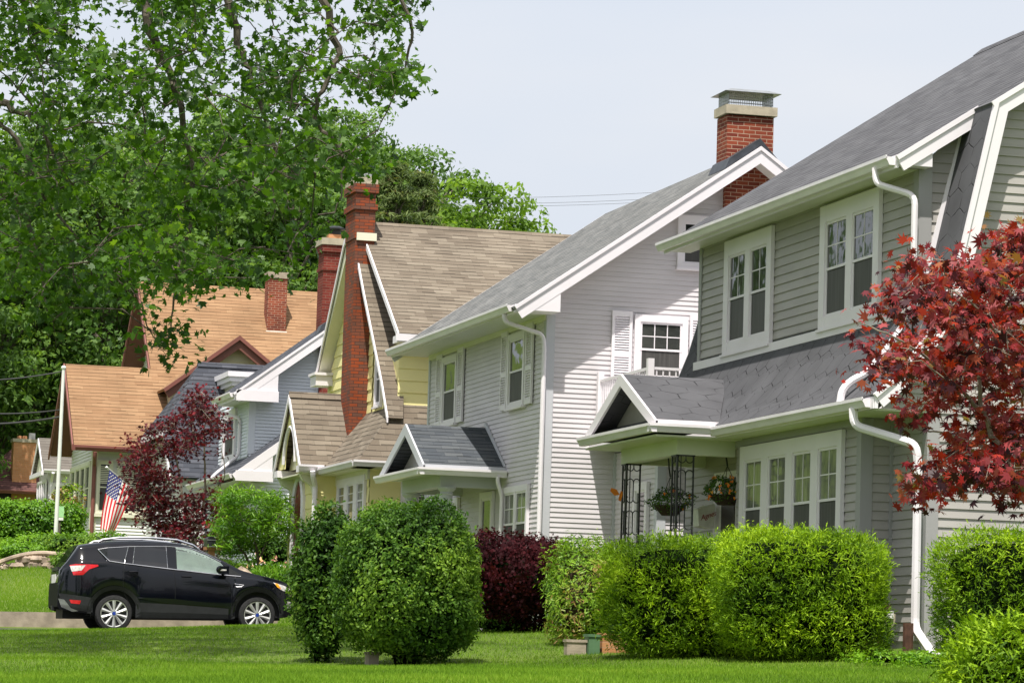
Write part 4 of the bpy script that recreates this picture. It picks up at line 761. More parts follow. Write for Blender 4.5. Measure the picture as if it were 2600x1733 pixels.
# ------------------------------------------------------------------ house 5: orange-brown shingle roof
h5 = thing('orange_roof_house', (12.94, 94.0, 3.3), 'cream house with big orange-brown shingle roof, maroon trim and flag out front', 'house', 'houses along the street')
Z5 = lambda y: 11.23-abs(99-y)*.945
q = MB(); q.slab([(14.75, 99, 11.23), (22, 99, 11.23), (22, 93.45, Z5(93.45)), (12.32, 93.45, Z5(93.45)), (12.32, 96.03, Z5(96.03)), (14.75, 96.03, Z5(96.03))], .08)
q.slab([(14.75, 99, 11.23), (22, 99, 11.23), (22, 104.5, Z5(104.5)), (14.75, 101.6, Z5(101.6))], .08); q.slab([(12.32, 96.03, Z5(96.03)), (14.9, 96.03, Z5(96.03)), (14.9, 98.6, Z5(96.03)-2.43), (12.32, 98.6, Z5(96.03)-2.43)], .08); q.build('roof', 'shingle_orange', h5)
q = MB()
for (x, y0, z0, y1, z1) in ((14.73, 99, 11.23, 96.03, Z5(96.03)), (14.73, 99, 11.23, 101.6, Z5(101.6)), (12.3, 96.03, Z5(96.03), 93.45, Z5(93.45)), (12.3, 96.03, Z5(96.03), 98.6, Z5(96.03)-2.43)): q.prism([(x, y0, z0+.01), (x, y1, z1+.01), (x, y1, z1-.16), (x, y0, z0-.16)], (-.04, 0, 0))
q.box(12.3, 22, 93.42, 93.46, 5.83, 5.98); q.build('rake_board', 'brown_trim', h5)
q = MB()
for (x, x2, y0, z0, y1, z1) in ((14.75, 15.35, 99, 11.23, 96.03, Z5(96.03)), (14.75, 15.35, 99, 11.23, 101.6, Z5(101.6)), (12.32, 12.94, 96.03, Z5(96.03), 93.7, Z5(93.7)), (12.32, 12.94, 96.03, Z5(96.03), 98.5, Z5(96.03)-2.34)): q = MB(); q.prism([(x, y0, z0-.1), (x, y1, z1-.1), (x, y1, z1-.12), (x, y0, z0-.12)], (x2-x, 0, 0)); q.build('soffit', 'soffit_brown', h5)
e5 = dict(e=.09, d=.024)
q = MB(); q.lap(*FX(12.94), [(94, 3.2), (98.4, 3.2), (98.4, 6.05), (94, 6.05)], **e5); q.lap(*FX(12.94), [(94, 6.05), (98.4, 6.05), (96.1, 8.2)], **e5); q.build('wing_front_wall', 'siding_white', h5)
q = MB(); q.lap(*FY(94), [(12.94, 3.2), (22, 3.2), (22, 6.2), (12.94, 6.2)], **e5); q.box(12.96, 22, 94.02, 98.4, 3, 6.1); q.build('wing_side_wall', 'siding_white', h5)
q = MB(); q.lap(*FX(15.35), [(96.3, 6), (101.5, 6), (101.5, 8.7), (99, 11.0), (96.3, 8.5)], **e5); q.box(15.4, 22, 96.4, 103.5, 3, 7.3); q.build('main_gable_wall', 'siding_white', h5)
gutter(h5, (12.35, 93.44, 5.93), (22, 93.44, 5.93), NY, 'brown_trim'); downspout(h5, [(12.9, 93.36, 5.8), (12.9, 93.4, 5.65), (12.97, 93.9, 5.5), (12.97, 93.92, 5.3), (12.97, 93.92, 3.3)], .055, 'brown_trim')
window(h5, *FX(12.94), 94.15, 98.3, 4.15, 5.6, 4, .1, (1, 1), trim='trim_cream', upper='glass_curtain', lower='glass_curtain', mull=.14)
w5 = window(h5, *FY(94), 13.05, 13.5, 4.15, 5.62, 1, .07, (1, 1), trim='trim_cream', upper='screen_grey', lower='screen_grey'); w6 = window(h5, *FY(94), 13.62, 14.5, 4.15, 5.62, 1, .07, (1, 1), trim='trim_cream', upper='interior_dark', lower='interior_dark')
for (a, b, z0, z1) in ((13.15, 13.4, 4.98, 5.5), (13.72, 14.4, 4.3, 5.5)):
    q = MB(); k = int((z1-z0)/.05)
    for i in range(k): q.box(a, b, 93.955, 93.975, z0+i*.05, z0+i*.05+.024)
    q.build('blind', 'trim_cream', h5)
MB().box(13.0, 15.2, 93.9, 93.985, 4.05, 4.13).build('sill_board', 'trim_cream', h5)
cornerboard(h5, 12.94, 94, 3.2, 6.0, 'trim_cream', .14)
DX5, DZ5 = 16.94, 9.31
q = MB(); q.slab([(DX5, 94.1, DZ5), (DX5, 97.3, DZ5), (14.83, 95.2, 7.70), (14.83, 94.1, 7.70)], .07); q.slab([(DX5, 94.1, DZ5), (DX5, 97.3, DZ5), (19.05, 95.2, 7.70), (19.05, 94.1, 7.70)], .07); q.build('dormer_roof', 'shingle_orange', h5)
q = MB(); q.lap(*FY(94.5), [(15.1, 6.9), (18.8, 6.9), (18.8, 7.8), (16.94, 9.2), (15.1, 7.8)], e=.2, d=.02); q.box(15.1, 18.8, 94.52, 96.5, 6, 7.7); q.build('dormer_wall', 'siding_beige', h5)
pd = [(14.83, 7.70), (DX5, DZ5), (19.05, 7.70)]; ribbon(h5, pd, .10, 94.03, 94.1, 'brown_trim'); ribbon(h5, pd, .30, 94.12, 94.2, 'soffit_brown', 'dormer_fascia')
q = MB(); q.box(18.36, 18.92, 97.55, 98.1, 9.6, 11.4); c5 = q.build('chimney', 'brick_red', h5); MB().box(18.33, 18.95, 97.52, 98.13, 11.4, 11.58).build('chimney_cap', 'concrete', c5); MB().box(18.33, 18.95, 97.5, 97.56, 9.72, 9.84).build('chimney_flashing', 'paper_white', c5)
# ------------------------------------------------------------------ house 6 / 7 at far left
h6 = thing('sunroom_house', (13.4, 107.5, 3.8), 'small pale blue house with glazed sunroom, left of the orange-roofed house', 'house', 'houses along the street')
q = MB(); q.slab([(13.2, 108.65, 7.12), (17, 108.65, 7.12), (17, 107.2, 6.05), (13.2, 107.2, 6.05)], .06); q.slab([(13.2, 108.65, 7.12), (17, 108.65, 7.12), (17, 110.1, 6.05), (13.2, 110.1, 6.05)], .06)
q.build('roof', 'shingle_greige', h6)
q = MB(); q.prism([(13.19, 108.65, 7.1), (13.19, 107.2, 6.03), (13.19, 107.2, 5.95), (13.19, 108.65, 6.95)], (-.03, 0, 0)); q.prism([(13.19, 108.65, 7.1), (13.19, 110.1, 6.03), (13.19, 110.1, 5.95), (13.19, 108.65, 6.95)], (-.03, 0, 0)); q.box(13.12, 13.2, 107.1, 110.1, 5.85, 5.98); q.build('rake_board', 'trim_white', h6)
MB().prism([(13.3, 107.4, 6.0), (13.3, 109.9, 6.0), (13.3, 108.65, 7.0)], (.05, 0, 0)).build('gable_wall', 'trim_cream', h6)
gutter(h6, (13.2, 107.2, 6.03), (17, 107.2, 6.03), NY)
q = MB(); q.box(13.42, 17, 107.52, 109.9, 3.6, 5.98); q.box(13.4, 17, 107.5, 107.52, 5.7, 5.98); q.build('wall', 'trim_white', h6)
window(h6, *FX(13.4), 107.6, 109.8, 4.3, 5.75, 4, .06, (1, 1), upper='glass', lower='glass_curtain', mull=.07); window(h6, *FY(107.5), 13.5, 14.45, 4.3, 5.65, 1, .08, (1, 1), upper='glass', lower='glass_curtain'); window(h6, *FY(107.5), 14.5, 15.4, 4.3, 5.65, 1, .08, (1, 1), upper='glass', lower='glass_curtain')
downspout(h6, [(13.5, 107.1, 5.95), (13.5, 107.3, 5.8), (13.5, 107.44, 5.7), (13.5, 107.44, 4)], .05)
h7 = thing('brown_roof_house', (13.4, 120.5, 4.2), 'dark house with brown hipped roof and wide orange brick chimney, far left', 'house', 'houses along the street')
q = MB(); q.slab([(12.3, 119.8, 5.97), (19, 119.8, 5.97), (17, 123.0, 8.0), (14.4, 123.0, 8.0)], .08); q.slab([(12.3, 119.8, 5.97), (14.4, 123.0, 8.0), (12.3, 126.2, 5.97)], .08); q.build('roof', 'shingle_brown', h7)
q = MB(); q.box(12.9, 18.5, 120.4, 125.8, 3.8, 5.9); q.build('wall', 'door_dark', h7); gutter(h7, (12.3, 119.8, 5.95), (19, 119.8, 5.95), NY, 'brown_trim')
window(h7, *FY(120.4), 13.4, 14.0, 4.4, 5.5, 1, .05, None, trim='soffit_brown', upper='curtain', lower='curtain'); window(h7, *FY(120.4), 14.15, 14.7, 4.3, 5.2, 1, .05, (2, 2), trim='trim_cream')
q = MB(); q.box(13.73, 14.58, 120.3, 120.9, 5.5, 7.70); c7 = q.build('chimney', 'brick_orange', h7); MB().box(13.69, 14.62, 120.26, 120.94, 7.70, 7.82).build('chimney_cap', 'concrete_cap', c7)
q = MB(); q.lathe((13.95, 120.6, 7.82), [(.09, 0), (.08, .12)], 12); q.lathe((14.15, 120.6, 7.82), [(.09, 0), (.08, .12)], 12); q.build('chimney_pot', 'brick_orange', c7); MB().box(14.28, 14.5, 120.5, 120.7, 7.82, 8.05).build('chimney_flue', 'galvanised', c7)
# ------------------------------------------------------------------ garage-like neighbours are not in view
# ------------------------------------------------------------------ vegetation
def lump(d, rng, amp, k=6):
    s = np.zeros(len(d))
    for i in range(k):
        f = rng.normal(0, 2.2+i*1.3, 3); s += np.sin(d@f+rng.uniform(0, 6.28))/(1+.45*i)
    return 1+amp*s
def shrub(name, label, cat, x, y, rx, ry, h, mat, T, size, n, ex=2.8, amp=.05, seed=1, jit=.55, up=.5, lift=0.0, core='core_green', stems=0, long=False, tm=.45, group=None, rot=0, corek=.80, sag=0):
    n = int(n*1.45)
    rng = np.random.default_rng(seed); z0 = gz1(x, y)+lift; b = thing(name, (x, y, gz1(x, y)), label, cat, group)
    c, s_ = math.cos(rot), math.sin(rot); Rm = np.array([[c, -s_, 0], [s_, c, 0], [0, 0, 1]])
    def surf(d, amp_seed, k=1.0):
        rg = np.random.default_rng(amp_seed)
        r = (np.abs(d)**ex).sum(1)**(-1/ex)*lump(d, rg, amp)*k
        return (d*r[:, None])*np.array([rx, ry, h/2])
    tk = 11 if long else 7; m_t = n//tk; d = rng.uniform(-1, 1, (m_t*3, 3)); L = np.linalg.norm(d, axis=1); d = unit((d[(L < 1) & (L > .2)])[:m_t]); m_t = len(d); n = m_t*tk
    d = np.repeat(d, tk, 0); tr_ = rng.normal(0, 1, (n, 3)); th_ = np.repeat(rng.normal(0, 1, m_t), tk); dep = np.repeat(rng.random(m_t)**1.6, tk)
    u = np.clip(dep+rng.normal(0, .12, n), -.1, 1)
    P = surf(d, seed+7)*(1.02-.20*u)[:, None]; Nn = unit(np.sign(P)*np.abs(P/np.array([rx, ry, h/2]))**(ex-1)/np.array([rx, ry, h/2]))
    P = P@Rm.T; Nn = Nn@Rm.T; tr_ = tr_*(size*(1.15 if long else 1.3)); P = P+tr_
    P[:, 2] += z0+h/2; P += np.array([x, y, 0])
    ax = (Nn*.7+np.array([0, 0, up])+tr_/size*.55) if long else None
    nr = Nn+np.array([0, 0, up]) if not long else rng.normal(0, 1, (n, 3))+np.array([0, 0, .8])+Nn*.5
    V = leaf_verts(P, nr, size, T, rng, jit, ax)
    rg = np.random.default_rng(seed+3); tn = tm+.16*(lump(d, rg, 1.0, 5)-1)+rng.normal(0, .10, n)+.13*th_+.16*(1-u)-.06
    ngon_mesh('foliage', V, len(T), mat, b, tint=tn)
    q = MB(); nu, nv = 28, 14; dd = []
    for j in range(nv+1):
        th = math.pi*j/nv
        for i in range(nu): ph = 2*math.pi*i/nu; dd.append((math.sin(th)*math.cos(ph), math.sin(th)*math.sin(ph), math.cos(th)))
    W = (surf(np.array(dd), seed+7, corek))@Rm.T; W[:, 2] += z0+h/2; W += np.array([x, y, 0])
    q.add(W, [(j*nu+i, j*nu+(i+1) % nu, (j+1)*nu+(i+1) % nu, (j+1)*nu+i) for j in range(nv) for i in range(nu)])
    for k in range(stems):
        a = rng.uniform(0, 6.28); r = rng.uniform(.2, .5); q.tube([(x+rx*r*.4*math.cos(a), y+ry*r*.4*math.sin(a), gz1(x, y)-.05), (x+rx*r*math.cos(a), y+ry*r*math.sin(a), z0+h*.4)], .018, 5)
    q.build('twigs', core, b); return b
def pip(px, py, poly):
    ins = np.zeros(len(px), bool); n = len(poly)
    for i in range(n):
        x1, y1 = poly[i]; x2, y2 = poly[(i+1) % n]
        c = ((y1 > py) != (y2 > py)) & (px < (x2-x1)*(py-y1)/((y2-y1)+1e-9)+x1); ins ^= c
    return ins
def ats(px, py, d): return (cf+cr*((px-1300)/F)[:, None]-cu*((py-866.5)/F)[:, None])*d[:, None]
def canopy_tree(name, label, cat, poly, d0, d1, N, per, spread, size, T, mat, limbs, seed, trunk=None, bark='bark', jit=.7, tr=.006, extra=None, flat=.55, up=.6, tmean=.42, clusterpull=.25, droop=.12, group=None, cvar=.13):
    """a tree whose crown is made of leaf sprays hung on real limbs; limbs are polylines of 3D points with radii"""
    rng = np.random.default_rng(seed); xs = [p[0] for p in poly]; ys = [p[1] for p in poly]
    cx = rng.uniform(min(xs), max(xs), N*6); cy = rng.uniform(min(ys), max(ys), N*6)
    gap = np.sin(cx/47.+seed)+np.sin(cy/39.+seed*2)+np.sin((cx+cy)/71.)+rng.normal(0, .6, len(cx))
    ok = pip(cx, cy, poly) & (gap > (-.75 if 'maple_tree' in name else -1.3)); cx, cy = cx[ok][:N], cy[ok][:N]
    C = ats(cx, cy, rng.uniform(d0, d1, len(cx)))
    if extra is not None: C = np.concatenate([C, extra])
    b = thing(name, trunk[0][0] if trunk else limbs[0][0][0], label, cat, group)
    LP = np.array([p for L in limbs for p in L[0]]); q = MB()
    fine = []
    for L in limbs:
        P = np.array(L[0], float); t = np.linspace(0, len(P)-1, len(P)*5); i0 = np.minimum(t.astype(int), len(P)-2); f = (t-i0)[:, None]
        Pm = [P[max(i-1, 0)] for i in i0]; Pn = [P[min(i+2, len(P)-1)] for i in i0]; a, c_ = P[i0], P[i0+1]; Pm, Pn = np.array(Pm), np.array(Pn)
        S_ = .5*((2*a)+(c_-Pm)*f+(2*Pm-5*a+4*c_-Pn)*f**2+(-Pm+3*a-3*c_+Pn)*f**3)
        S_[1:-1] += rng.normal(0, L[1]*.25, (len(S_)-2, 3)); q.tube(S_, np.linspace(L[1], L[2], len(S_)), 6); fine.append(S_)
    fine = np.concatenate(fine)
    if trunk: q.tube(trunk[0], trunk[1], 10)
    D0 = np.array([np.linalg.norm(fine-c, axis=1).min() for c in C]); nodes = fine
    for ci in np.argsort(D0):
        c = C[ci]; dd = np.linalg.norm(nodes-c, axis=1)+.5*np.maximum(0, c[2]-nodes[:, 2]); p = nodes[np.argmin(dd)]; nodes = np.vstack([nodes, c, (p+c)/2]); m1 = p+(c-p)*.5+np.array([0, 0, .10*np.linalg.norm(c-p)])+rng.normal(0, .06, 3)
        q.tube([p, m1, c+rng.normal(0, .03, 3)], [tr*2.0, tr*1.4, tr*.6], 4, cap=False)
        for k in range(3): q.tube([m1+(c-m1)*.6, c+rng.normal(0, spread*.8, 3)*np.array([1, 1, flat])], [tr*.8, tr*.4], 3, cap=False)
    q.build('trunk', bark, b)
    n = len(C)*per; I = np.repeat(np.arange(len(C)), per)
    off = rng.normal(0, spread, (n, 3))*np.array([1, 1, flat]); P = C[I]+off
    V = leaf_verts(P, off*.8+np.array([0, 0, up])+rng.normal(0, .25, (n, 3)), size, T, rng, jit, None, droop)
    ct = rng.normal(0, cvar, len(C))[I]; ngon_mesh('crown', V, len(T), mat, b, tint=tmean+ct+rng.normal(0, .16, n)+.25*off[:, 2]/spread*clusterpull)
    return b
def limb(pts, d, r0, r1): return ([at(x, y, (d if not hasattr(d, '__len__') else d[i])) for i, (x, y) in enumerate(pts)], r0, r1)
# big maple overhanging from the left
mp = [(-60, -60), (1110, -60), (1150, 0), (1105, 5), (1075, 60), (1055, 110), (1062, 200), (1000, 240), (1008, 305), (970, 360), (985, 415), (930, 445), (905, 520), (900, 555), (835, 610), (790, 690), (735, 700), (705, 650), (690, 690), (650, 740), (620, 765), (600, 700), (560, 770), (530, 760), (500, 800), (475, 880), (440, 940), (400, 925), (415, 850), (380, 800), (330, 800), (300, 760), (240, 780), (190, 820), (120, 850), (60, 860), (-60, 850)]
mp = [(x-(38 if x > 450 and y < 720 else 0), y-(30 if y > 600 else 0)) for x, y in mp]; mp[1] = (1060, -60); mp[2] = (1100, 0)
rg = np.random.default_rng(5)
ext = np.concatenate([ats(rg.uniform(-900, 1000, 90), rg.uniform(-420, -60, 90), rg.uniform(42, 54, 90)), np.stack([rg.uniform(-3, 10, 300), rg.uniform(33, 54, 300), rg.uniform(9.6, 14.5, 300)], 1)]); tb = np.array([2.2, 46.0, gz1(2.2, 46)])
limbs = [([tb+(0, 0, 4), at(-500, 700, 47), at(-150, 520, 47), at(0, 490, 47), at(60, 540, 47), at(95, 640, 47), at(120, 790, 47)], .10, .012),
 ([tb+(0, 0, 5), at(-400, 420, 46), at(-60, 262, 46), at(50, 285, 46), at(110, 330, 46), at(170, 470, 46)], .09, .012),
 ([at(-60, 262, 46), at(20, 330, 46), at(70, 400, 46), at(110, 500, 46), at(215, 620, 46), at(300, 700, 46)], .04, .01),
 ([tb+(0, 0, 7), at(-200, -50, 48), at(300, -60, 48), at(385, 90, 48), at(430, 180, 48), at(465, 320, 48), at(490, 520, 48), at(450, 700, 48), at(430, 860, 48)], .10, .008),
 ([tb+(0, 0, 8), at(0, -300, 50), at(500, -100, 50), at(610, 110, 50), at(645, 230, 50), at(700, 400, 50), at(690, 560, 50)], .10, .008),
 ([tb+(0, 0, 9), at(300, -400, 45), at(760, -60, 45), at(850, 90, 45), at(845, 180, 45), at(800, 290, 45), at(870, 400, 45), at(850, 540, 45)], .08, .008),
 ([at(300, -400, 45), at(900, -150, 44), at(1030, 20, 44), at(1035, 150, 44), at(960, 330, 44)], .05, .006),
 ([at(-500, 700, 47), at(-100, 640, 49), at(160, 600, 49), at(240, 640, 49), at(330, 740, 49)], .05, .008),
 ([tb+(0, 0, 7), at(-900, -200, 50), at(-400, -700, 50), at(200, -1000, 50), at(700, -700, 50)], .12, .03)]
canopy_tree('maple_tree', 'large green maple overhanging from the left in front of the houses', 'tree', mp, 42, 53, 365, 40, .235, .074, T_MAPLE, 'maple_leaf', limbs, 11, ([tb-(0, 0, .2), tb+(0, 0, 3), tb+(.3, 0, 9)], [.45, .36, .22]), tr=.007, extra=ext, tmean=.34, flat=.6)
# red japanese maple at right
jp = [(2135, 815), (2190, 795), (2255, 765), (2270, 700), (2320, 650), (2400, 630), (2440, 655), (2480, 670), (2520, 620), (2560, 590), (2600, 570), (2700, 560), (2700, 1330), (2620, 1290), (2560, 1290), (2540, 1240), (2440, 1215), (2395, 1230), (2340, 1270), (2312, 1262), (2340, 1210), (2360, 1150), (2320, 1100), (2265, 1075), (2290, 1040), (2350, 1000), (2235, 950), (2200, 900), (2185, 870)]
jb = at(2840, 1760, 26.5); jb[2] = gz1(jb[0], jb[1])
ext = ats(rg.uniform(2680, 3100, 40), rg.uniform(450, 1200, 40), rg.uniform(26, 29, 40))
limbs = [([jb, at(2760, 1500, 26.5), at(2640, 1290, 26.5), at(2555, 1170, 26.5), at(2500, 1050, 26.5), at(2470, 900, 26.5), at(2420, 740, 26.5)], .05, .006), ([at(2555, 1170, 26.5), at(2470, 1120, 26.7), at(2400, 1100, 27), at(2330, 1090, 27)], .018, .005),
 ([at(2640, 1290, 26.5), at(2600, 1000, 27), at(2560, 850, 27.5), at(2580, 650, 27.5)], .03, .006), ([at(2500, 1050, 26.5), at(2400, 950, 26.2), at(2300, 870, 26), at(2180, 820, 26)], .018, .004), ([at(2600, 1000, 27), at(2500, 800, 26), at(2380, 720, 26)], .015, .004), ([at(2760, 1500, 26.5), at(2900, 1000, 27), at(3000, 700, 27)], .04, .01)]
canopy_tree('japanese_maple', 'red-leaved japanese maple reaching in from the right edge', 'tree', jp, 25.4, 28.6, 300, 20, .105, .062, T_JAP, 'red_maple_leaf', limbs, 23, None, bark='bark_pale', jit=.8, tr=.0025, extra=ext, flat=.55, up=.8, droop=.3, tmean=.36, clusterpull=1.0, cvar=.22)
# purple maple by the orange roofed house
pm = [(512, 985), (535, 1005), (560, 1060), (580, 1120), (565, 1190), (560, 1240), (600, 1270), (585, 1310), (595, 1360), (560, 1405), (480, 1405), (430, 1370), (360, 1330), (330, 1290), (308, 1215), (335, 1150), (345, 1105), (400, 1075), (450, 1045), (485, 1000)]
pb_ = at(500, 1440, 76); pb_[2] = gz1(pb_[0], pb_[1])
limbs = [([pb_, at(495, 1380, 76), at(470, 1300, 76), at(455, 1200, 76), at(440, 1110, 76)], .06, .01), ([at(495, 1380, 76), at(520, 1260, 76), at(518, 1150, 76), at(520, 1020, 76)], .04, .008), ([at(495, 1380, 76), at(430, 1330, 76), at(380, 1230, 76), at(345, 1180, 76)], .03, .008), ([at(470, 1300, 76), at(400, 1320, 76), at(350, 1290, 76)], .02, .006), ([at(520, 1260, 76), at(570, 1210, 76), at(560, 1130, 76)], .02, .006)]
canopy_tree('purple_maple', 'slender purple-leaved maple standing before the orange-roofed house', 'tree', pm, 74.3, 77.2, 290, 30, .15, .060, T_JAP, 'purple_leaf', limbs, 31, None, bark='bark_pale', tr=.004, flat=.45, tmean=.5, clusterpull=1.2)
lt = [(640, 1245), (690, 1250), (730, 1280), (745, 1320), (735, 1360), (740, 1400), (720, 1425), (690, 1440), (660, 1430), (640, 1450), (600, 1420), (560, 1405), (545, 1370), (548, 1330), (575, 1300), (560, 1270), (585, 1245)]
lb = at(655, 1462, 71); lb[2] = gz1(lb[0], lb[1])
limbs = [([lb, at(655, 1420, 71), at(640, 1350, 71), at(620, 1290, 71)], .045, .01), ([lb+(-.22, .1, 0), at(632, 1430, 71), at(600, 1380, 71), at(570, 1330, 71)], .04, .01), ([at(655, 1420, 71), at(690, 1350, 71), at(710, 1300, 71)], .03, .008)]
canopy_tree('magnolia_tree', 'small round bright green tree standing behind the car bonnet', 'tree', lt, 69.9, 72.2, 170, 60, .13, .066, T_LONG, 'privet_leaf', limbs, 41, None, tr=.004, flat=.5, up=1.0, tmean=.5, clusterpull=1.3, jit=.6)
# clipped hedges and shrubs in front
Y_ = 'yew_leaf'
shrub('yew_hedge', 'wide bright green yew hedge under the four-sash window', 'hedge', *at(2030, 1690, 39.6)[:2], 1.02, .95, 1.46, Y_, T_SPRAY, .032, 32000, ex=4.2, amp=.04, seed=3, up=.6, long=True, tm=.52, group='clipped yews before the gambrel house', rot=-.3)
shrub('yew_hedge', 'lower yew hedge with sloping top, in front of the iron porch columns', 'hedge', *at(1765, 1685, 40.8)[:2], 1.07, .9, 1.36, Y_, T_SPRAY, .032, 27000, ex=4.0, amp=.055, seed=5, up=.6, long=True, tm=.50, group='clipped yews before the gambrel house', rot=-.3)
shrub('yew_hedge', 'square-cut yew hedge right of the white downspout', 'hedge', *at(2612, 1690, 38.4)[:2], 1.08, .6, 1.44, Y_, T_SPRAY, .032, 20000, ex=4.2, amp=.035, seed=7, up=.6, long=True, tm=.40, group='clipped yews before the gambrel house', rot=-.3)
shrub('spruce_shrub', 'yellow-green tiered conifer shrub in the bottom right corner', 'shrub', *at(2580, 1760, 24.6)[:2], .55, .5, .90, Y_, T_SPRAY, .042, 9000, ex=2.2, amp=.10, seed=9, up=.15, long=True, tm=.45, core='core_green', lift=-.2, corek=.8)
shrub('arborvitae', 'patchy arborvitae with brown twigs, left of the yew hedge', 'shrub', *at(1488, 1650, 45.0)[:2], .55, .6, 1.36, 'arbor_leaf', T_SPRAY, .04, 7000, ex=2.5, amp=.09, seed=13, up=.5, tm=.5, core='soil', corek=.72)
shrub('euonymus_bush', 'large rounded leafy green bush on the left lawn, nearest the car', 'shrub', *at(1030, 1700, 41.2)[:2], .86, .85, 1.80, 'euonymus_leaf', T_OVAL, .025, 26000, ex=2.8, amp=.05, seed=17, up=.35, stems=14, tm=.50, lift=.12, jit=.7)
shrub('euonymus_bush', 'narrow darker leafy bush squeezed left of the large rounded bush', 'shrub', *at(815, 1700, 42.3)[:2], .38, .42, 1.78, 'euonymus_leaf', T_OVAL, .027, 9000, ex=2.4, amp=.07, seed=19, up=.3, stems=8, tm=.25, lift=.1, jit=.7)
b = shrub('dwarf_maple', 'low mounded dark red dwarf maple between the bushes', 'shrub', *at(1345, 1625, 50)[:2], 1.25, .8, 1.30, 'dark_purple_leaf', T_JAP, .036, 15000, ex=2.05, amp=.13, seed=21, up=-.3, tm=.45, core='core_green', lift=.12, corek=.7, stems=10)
shrub('low_shrub', 'small dark green shrub at the foot of the dark red dwarf maple', 'shrub', *at(1260, 1612, 50)[:2], .38, .3, .42, 'euonymus_leaf', T_OVAL, .022, 1500, seed=22, tm=.25)
shrub('dark_yew', 'small dark evergreen just left of the far iron column', 'shrub', *at(1565, 1600, 46.6)[:2], .3, .3, 1.35, 'spruce_leaf', T_SPRAY, .035, 1800, seed=25, tm=.25, long=True)
shrub('boundary_hedge', 'long flat-topped hedge before the sunroom house', 'hedge', *hit(-5, 1404, 88, 112)[:2], 2.05, .7, .98, 'privet_leaf', T_OVAL, .045, 16000, ex=5, amp=.02, seed=27, tm=.5, rot=-.05)
gcg = 'ground cover mounds above the stone wall'
for i, (x, y, d, rx, h, mt_, tm) in enumerate([(125, 1398, 84, 1.2, .8, 'privet_leaf', .6), (60, 1405, 83, .8, .5, 'privet_leaf', .7), (195, 1404, 82, 1.1, .8, 'euonymus_leaf', .6), (255, 1395, 83, 1.1, .8, 'privet_leaf', .4), (192, 1432, 78, .6, .6, 'euonymus_leaf', .6)]):
    shrub('ground_cover', ['feathery yellow-green mound beside the white pole', 'small pale mound at the left edge above the stones', 'leafy green mound right above the stone wall', 'bushy green mound under the corner of the cream wall', 'low clump spilling over the end of the stone wall'][i], 'plant', *hit(x, y+12, 68, 110)[:2], rx*.8, .6, h*.62, mt_, T_OVAL, .035, 2600, ex=2.2, amp=.09, seed=50+i, tm=tm, group=gcg, corek=.75)
shrub('vine', 'yellowing climber beside the cream sunroom corner', 'plant', *at(165, 1420, 92)[:2], .38, .3, 1.5, 'arbor_leaf', T_OVAL, .045, 1200, ex=2.2, amp=.12, seed=61, tm=.8, core='soil', corek=.5)
shrub('feathery_shrub', 'feathery yellow-green shrub behind the car bonnet', 'plant', *at(705, 1490, 69)[:2], .55, .5, .85, 'privet_leaf', T_LONG, .05, 3600, ex=2.2, amp=.1, seed=63, tm=.55, long=True, up=1.4, corek=.6)
def flowers(label, x, y, d, rx, h, nf, seed, mat='flower_pink'):
    b = shrub('rose_bush', label, 'plant', *at(x, y, d)[:2], rx, .4, h, 'euonymus_leaf', T_OVAL, .035, 1500, ex=2.2, amp=.12, seed=seed, tm=.35, group='flowering bushes by the drive', corek=.6)
    rng = np.random.default_rng(seed); c = at(x, y, d); z0 = gz1(c[0], c[1]); k = nf*6
    C = np.array([c[0], c[1], z0+h*.55])+rng.uniform(-1, 1, (nf, 3))*np.array([rx, .3, h*.5])+np.array([0, -.25, 0]); P = np.repeat(C, 6, 0)+rng.normal(0, .035, (k, 3))
    ngon_mesh('blossom', leaf_verts(P, np.repeat([[0, -1, .6]], k, 0), .045, T_OVAL, rng, .6), 6, mat, b, tint=rng.random(k)); return b
flowers('rose bush with pink flowers beside the black mailbox', 508, 1430, 70.5, .3, .75, 9, 71); flowers('pink rose bush behind the car windscreen', 610, 1470, 69.5, .6, .85, 16, 72); flowers('rose bush with flowers at the yellow cottage corner', 690, 1440, 74.5, .6, 1.0, 8, 73); flowers('pink flowering plant beneath the white pole', 110, 1395, 90, .35, .8, 7, 74)
